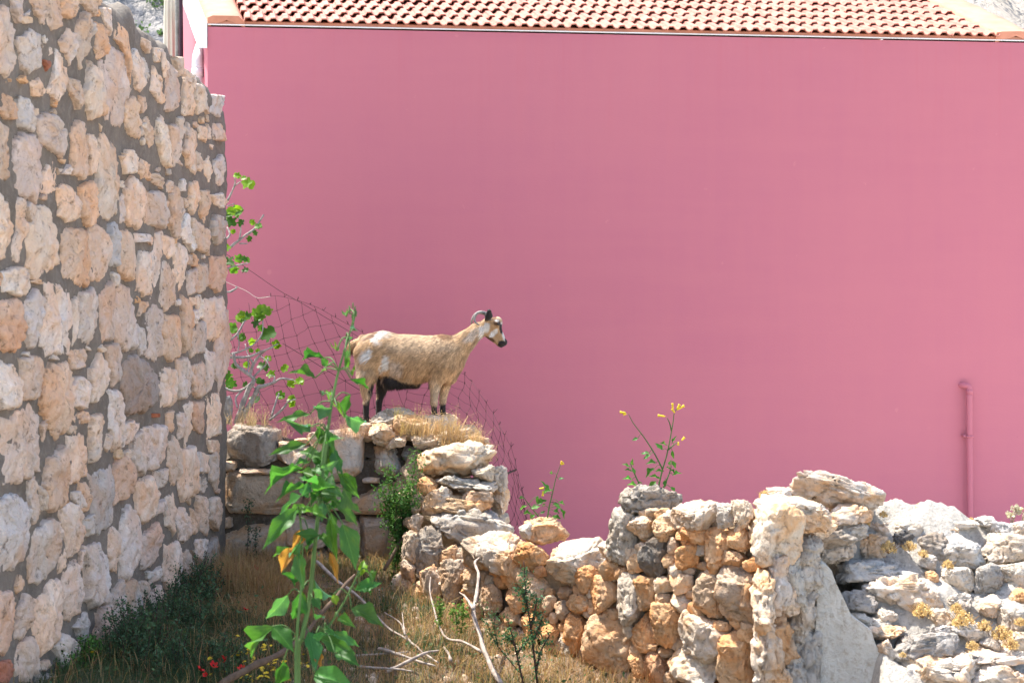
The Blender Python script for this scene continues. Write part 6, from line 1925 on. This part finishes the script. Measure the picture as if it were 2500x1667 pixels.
def yellow_head():
    mb = MB()
    rng = np.random.default_rng(2)
    for f in range(3):
        c = np.array([rng.normal(0, .008), rng.normal(0, .008), rng.uniform(0, .012)])
        for k in range(4):
            a = k * math.pi / 2 + rng.uniform(0, 1)
            e = np.array([math.cos(a), math.sin(a), .35]) * .008; s = np.array([-math.sin(a), math.cos(a), 0]) * .0045
            mb.add(np.array([c, c + e * .6 + s, c + e, c + e * .6 - s]), [(0, 1, 2, 3)])
    me = mesh_np("petals", np.vstack(mb.v), np.vstack(mb.q)); me.materials.append(M['yellow'])
    mb = MB(); mb.tube([(0, 0, 0), (.004, 0, -.05), (.002, .004, -.13)], .0011, 4)
    st = mesh_np("stem", np.vstack(mb.v), [np.vstack(mb.q), np.vstack(mb.t)]); st.materials.append(M['stem'])
    return me, st
YEL = yellow_head()
rngy = random.Random(8)
pts = [(1515, 1275), (1520, 1410), (1600, 1390), (1610, 1420), (1690, 1370), (1725, 1340), (1760, 1440), (1740, 1480), (1700, 1520), (1560, 1440), (1390, 1440), (1335, 1420), (1350, 1525), (1440, 1510), (1600, 1540), (1650, 1550), (1590, 1500), (590, 1390), (1640, 1480), (1710, 1450), (1680, 1340), (1770, 1540), (1530, 1540), (1620, 1460)]
pts += [(rngy.uniform(1480, 2000), rngy.uniform(1330, 1570)) for _ in range(34)]
for x, y in pts:
    p, d = on_ground(*Z3(x, y), .13)
    r = thing("yellow_flower", "small yellow mustard-like bloom in the patch around the leafy plant's foot", "flower", tuple(p), "yellow flowers in the patch at the leafy plant's foot")
    r.rotation_euler = (rngy.uniform(-.3, .6), rngy.uniform(-.4, .4), rngy.uniform(0, 6)); r.scale = (rngy.uniform(.9, 1.5),) * 3
    for nm, me in zip(("petals", "stem"), YEL):
        o = bpy.data.objects.new(nm, me); col.objects.link(o); o.parent = r

# dry grass tufts on the walls
def tuft(label, px, py, d, hw, h, n, seed, colr=(.46, .30, .13), seedy=True):
    rng = np.random.default_rng(seed)
    b = P(px, py, d)
    mb = MB()
    n = int(n * .5); colr = np.array(colr) * [1.1, 1.16, 1.5]
    m = max(3, n // 14)
    cc = np.stack([rng.uniform(-.5, .5, m) * hw * 1.9 * d / F, rng.normal(0, .06, m)], 1)
    hs = rng.uniform(.35, 1.15, m)
    k = rng.integers(0, m, n)
    bs = np.column_stack([cc[k] + rng.normal(0, .010, (n, 2)), rng.uniform(-.06, -.01, n)])
    blades(mb, bs, h * d / F * hs[k] * 1.1, .0012, .8, np.array(colr) * rng.uniform(.75, 1.2, (n, 1)), rng)
    if seedy:
        k = rng.integers(0, m, n)
        c = np.column_stack([cc[k] + rng.normal(0, .022, (n, 2)), hs[k] * rng.uniform(.1, .95, n) * h * d / F])
        leaf_cloud(mb, c, .010, np.array(colr) * 1.1, rng)
    o = mb.build("dry_grass_tuft", M['blade'], None, True, True); o.location = tuple(b)
    tag(o, label, "grass tuft", "dry grass tufts on the wall tops")
tuft("straw grass tuft around the goat's front feet", 1065, 1050, 10.46, 62, 62, 1100, 71)
tuft("straw grass tuft spilling down right of the goat's front feet", 1125, 1078, 10.42, 52, 58, 800, 72)
tuft("small straw tuft at the right edge of the mound, lowest on the slope", 1172, 1110, 10.36, 34, 50, 350, 73)
tuft("dry tuft in front of the goat's belly between the mound stones", 980, 1045, 10.4, 25, 45, 160, 74, (.42, .28, .10))
tuft("little yellowish weed tuft standing on the boulder below the goat's belly", 975, 1008, 10.5, 14, 30, 50, 75, (.40, .30, .08))
tuft("brown grass tuft on the dark boulder by the tall wall", 575, 1030, 10.75, 40, 40, 260, 76, (.33, .22, .11))
tuft("tall pale grass tuft right of the dark boulder by the tall wall", 630, 1030, 10.8, 30, 75, 280, 77, (.42, .30, .13))
tuft("dry weed tuft behind the leafy plant on the blocks' top", 745, 1040, 10.75, 45, 55, 300, 78, (.44, .31, .17))
tuft("low dry tuft at the goat's hind feet", 875, 1055, 10.58, 44, 42, 420, 79, (.45, .27, .15))
tuft("reddish dry tuft between the dark boulder and the pale blocks", 690, 1050, 10.7, 40, 30, 220, 80, (.36, .22, .12))
tuft("long straw stems leaning right above the mound's slope", 1145, 1060, 10.5, 22, 90, 30, 81, (.52, .36, .18))

# yellow-orange stonecrop cushions on the ruined wall
def stonecrop():
    rng = np.random.default_rng(17)
    mb = MB()
    m = 90
    q = rng.normal(size=(m, 3)); q[:, 2] = np.abs(q[:, 2]); q /= np.linalg.norm(q, axis=1)[:, None]; q *= rng.uniform(.5, 1, (m, 1))
    for c in q:
        k = 7
        leaf_cloud(mb, c * [1, 1, .9] + rng.normal(0, .07, (k, 3)), .17, np.array([.70, .50, .25]) * rng.uniform(.75, 1.2), rng, 0, 1.6)
    for k in range(16):
        a = rng.normal(size=3) * [.6, .6, 0]; mb.tube([(0, 0, -.2), a * .6 + [0, 0, .3], a + [0, 0, .7]], .025, 4, (.35, .2, .09))
    me = mesh_np("stonecrop", np.vstack(mb.v), [np.vstack(mb.q), np.vstack(mb.t)], True, np.vstack(mb.c)); me.materials.append(M['blade'])
    return me
SCM = stonecrop()
sc_list = [(40, 485, 38, 7.9, "stonecrop left of the small white rock beside the big slab"), (920, 555, 35, 8.0, "stonecrop on the skyline right of the big flat slab"), (750, 780, 55, None, "largest stonecrop below the big flat slab"), (870, 775, 45, None, "stonecrop just right of the largest one below the slab"), (950, 820, 35, None, "stonecrop beside the grey block right of the slab"), (560, 600, 28, 7.75, "low stonecrop under the slab's front edge"), (620, 640, 30, 7.75, "stonecrop between two white stones under the slab"), (720, 595, 30, 7.8, "stonecrop at the slab's right foot"), (945, 1140, 65, None, "stonecrop on the big white stone of the ruined wall"), (1180, 1190, 75, None, "broad stonecrop cushion right of the big white stone"), (1140, 1130, 45, None, "stonecrop touching the broad cushion from above"), (1400, 1270, 65, None, "stonecrop near the right edge of the ruined wall"), (1450, 1335, 50, None, "stonecrop lowest near the right edge"), (1230, 1345, 40, None, "stonecrop above the pale bottom step"), (1090, 880, 40, None, "stonecrop below the grey block of the ruined wall"), (1505, 1210, 38, None, "stonecrop cut by the right edge of the picture"), (830, 1400, 25, None, "tiny stonecrop at the recessed dark boulder"), (1225, 628, 22, 8.0, "tiny stonecrop on the skyline below the pink pipe"), (1300, 1230, 50, None, "reddish stonecrop between the broad cushion and the right edge")]
for x, y, r, d, lb in sc_list:
    px, py = Z8(x, y)
    if d is None: d = float(np.interp(py + 14, RY, RD)) - .06
    o = bpy.data.objects.new("stonecrop", SCM); col.objects.link(o)
    s = r * .4254 * d / F
    p = P(px, py + r * .25, d)
    o.location = tuple(p); o.scale = (s, s, s * 1.2); o.rotation_euler = (0, 0, random.uniform(0, 6))
    tag(o, lb, "stonecrop", "yellow stonecrop cushions on the walls")
for x, y, sx, sz, lb in ((820, 612, 75, 28, "flat stonecrop strip on the rubble wall's top right of the pitted rock"), (1130, 555, 32, 36, "upright stonecrop on the rubble wall left of the small white rock")):
    px, py = Z7(x, y); d = 7.95
    o = bpy.data.objects.new("stonecrop", SCM); col.objects.link(o)
    o.location = tuple(P(px, py + 8, d)); k = .4573 * d / F; o.scale = (sx * k, sx * k * .7, sz * k)
    tag(o, lb, "stonecrop", "yellow stonecrop cushions on the walls")

def pale_rosette():
    rng = np.random.default_rng(3)
    p = P(*Z8(1455, 640), 8.0)
    root = thing("pale_succulent", "pale spiky succulent stalk on the skyline at the right edge", "plant", tuple(p))
    ms, ml = MB(), MB()
    for tx, tz in ((.03, .075), (.045, .06), (-.01, .04)):
        ms.tube([(0, 0, -.03), (tx * .5, 0, tz * .55), (tx, 0, tz)], .004, 6)
        c = np.array([tx, 0, tz]) + rng.normal(0, .010, (40, 3))
        leaf_cloud(ml, c, .026, np.array([.50, .46, .34]), rng)
    ms.build("stems", M['drywood'], root)["kind"] = "stuff"; f = ml.build("foliage", M['blade'], root, True, True)
pale_rosette()

# stones and pebbles lying on the soil in front of the rubble wall
def pebbles():
    rng = np.random.default_rng(44)
    mb = MB()
    V, Fc = ICO[1]
    p = scatter(900, rng, -1.2, 1.4, 6.6, 9.6)
    for k, q in enumerate(p):
        lim = PA[0] + (PA[1] - q[1]) * (-WT[0] / WT[1])
        if lim - q[0] > rng.exponential(.35) + .05 and rng.random() < .8: continue
        r = rng.uniform(.010, .035)
        v = V * (1 + .25 * vnoise(V * 1.7 + k, k)[:, None]) * r * rng.uniform(.6, 1.2, 3)
        mb.add(v + q + [0, 0, r * .2], None, Fc, np.array([.55, .42, .30]) * rng.uniform(.75, 1.15))
    o = mb.build("pebbles", M['pebble'], None, False, True)
    tag(o, "pale pebbles and chips scattered along the foot of the rubble wall", "pebbles", None, "stuff")
kp = NT("pebble_stone"); ap = kp.n("ShaderNodeAttribute"); ap.attribute_name = "Col"; kp.l(ap.outputs["Color"], kp.b.inputs["Base Color"]); kp.b.inputs["Roughness"].default_value = .9
M['pebble'] = kp.m
pebbles()
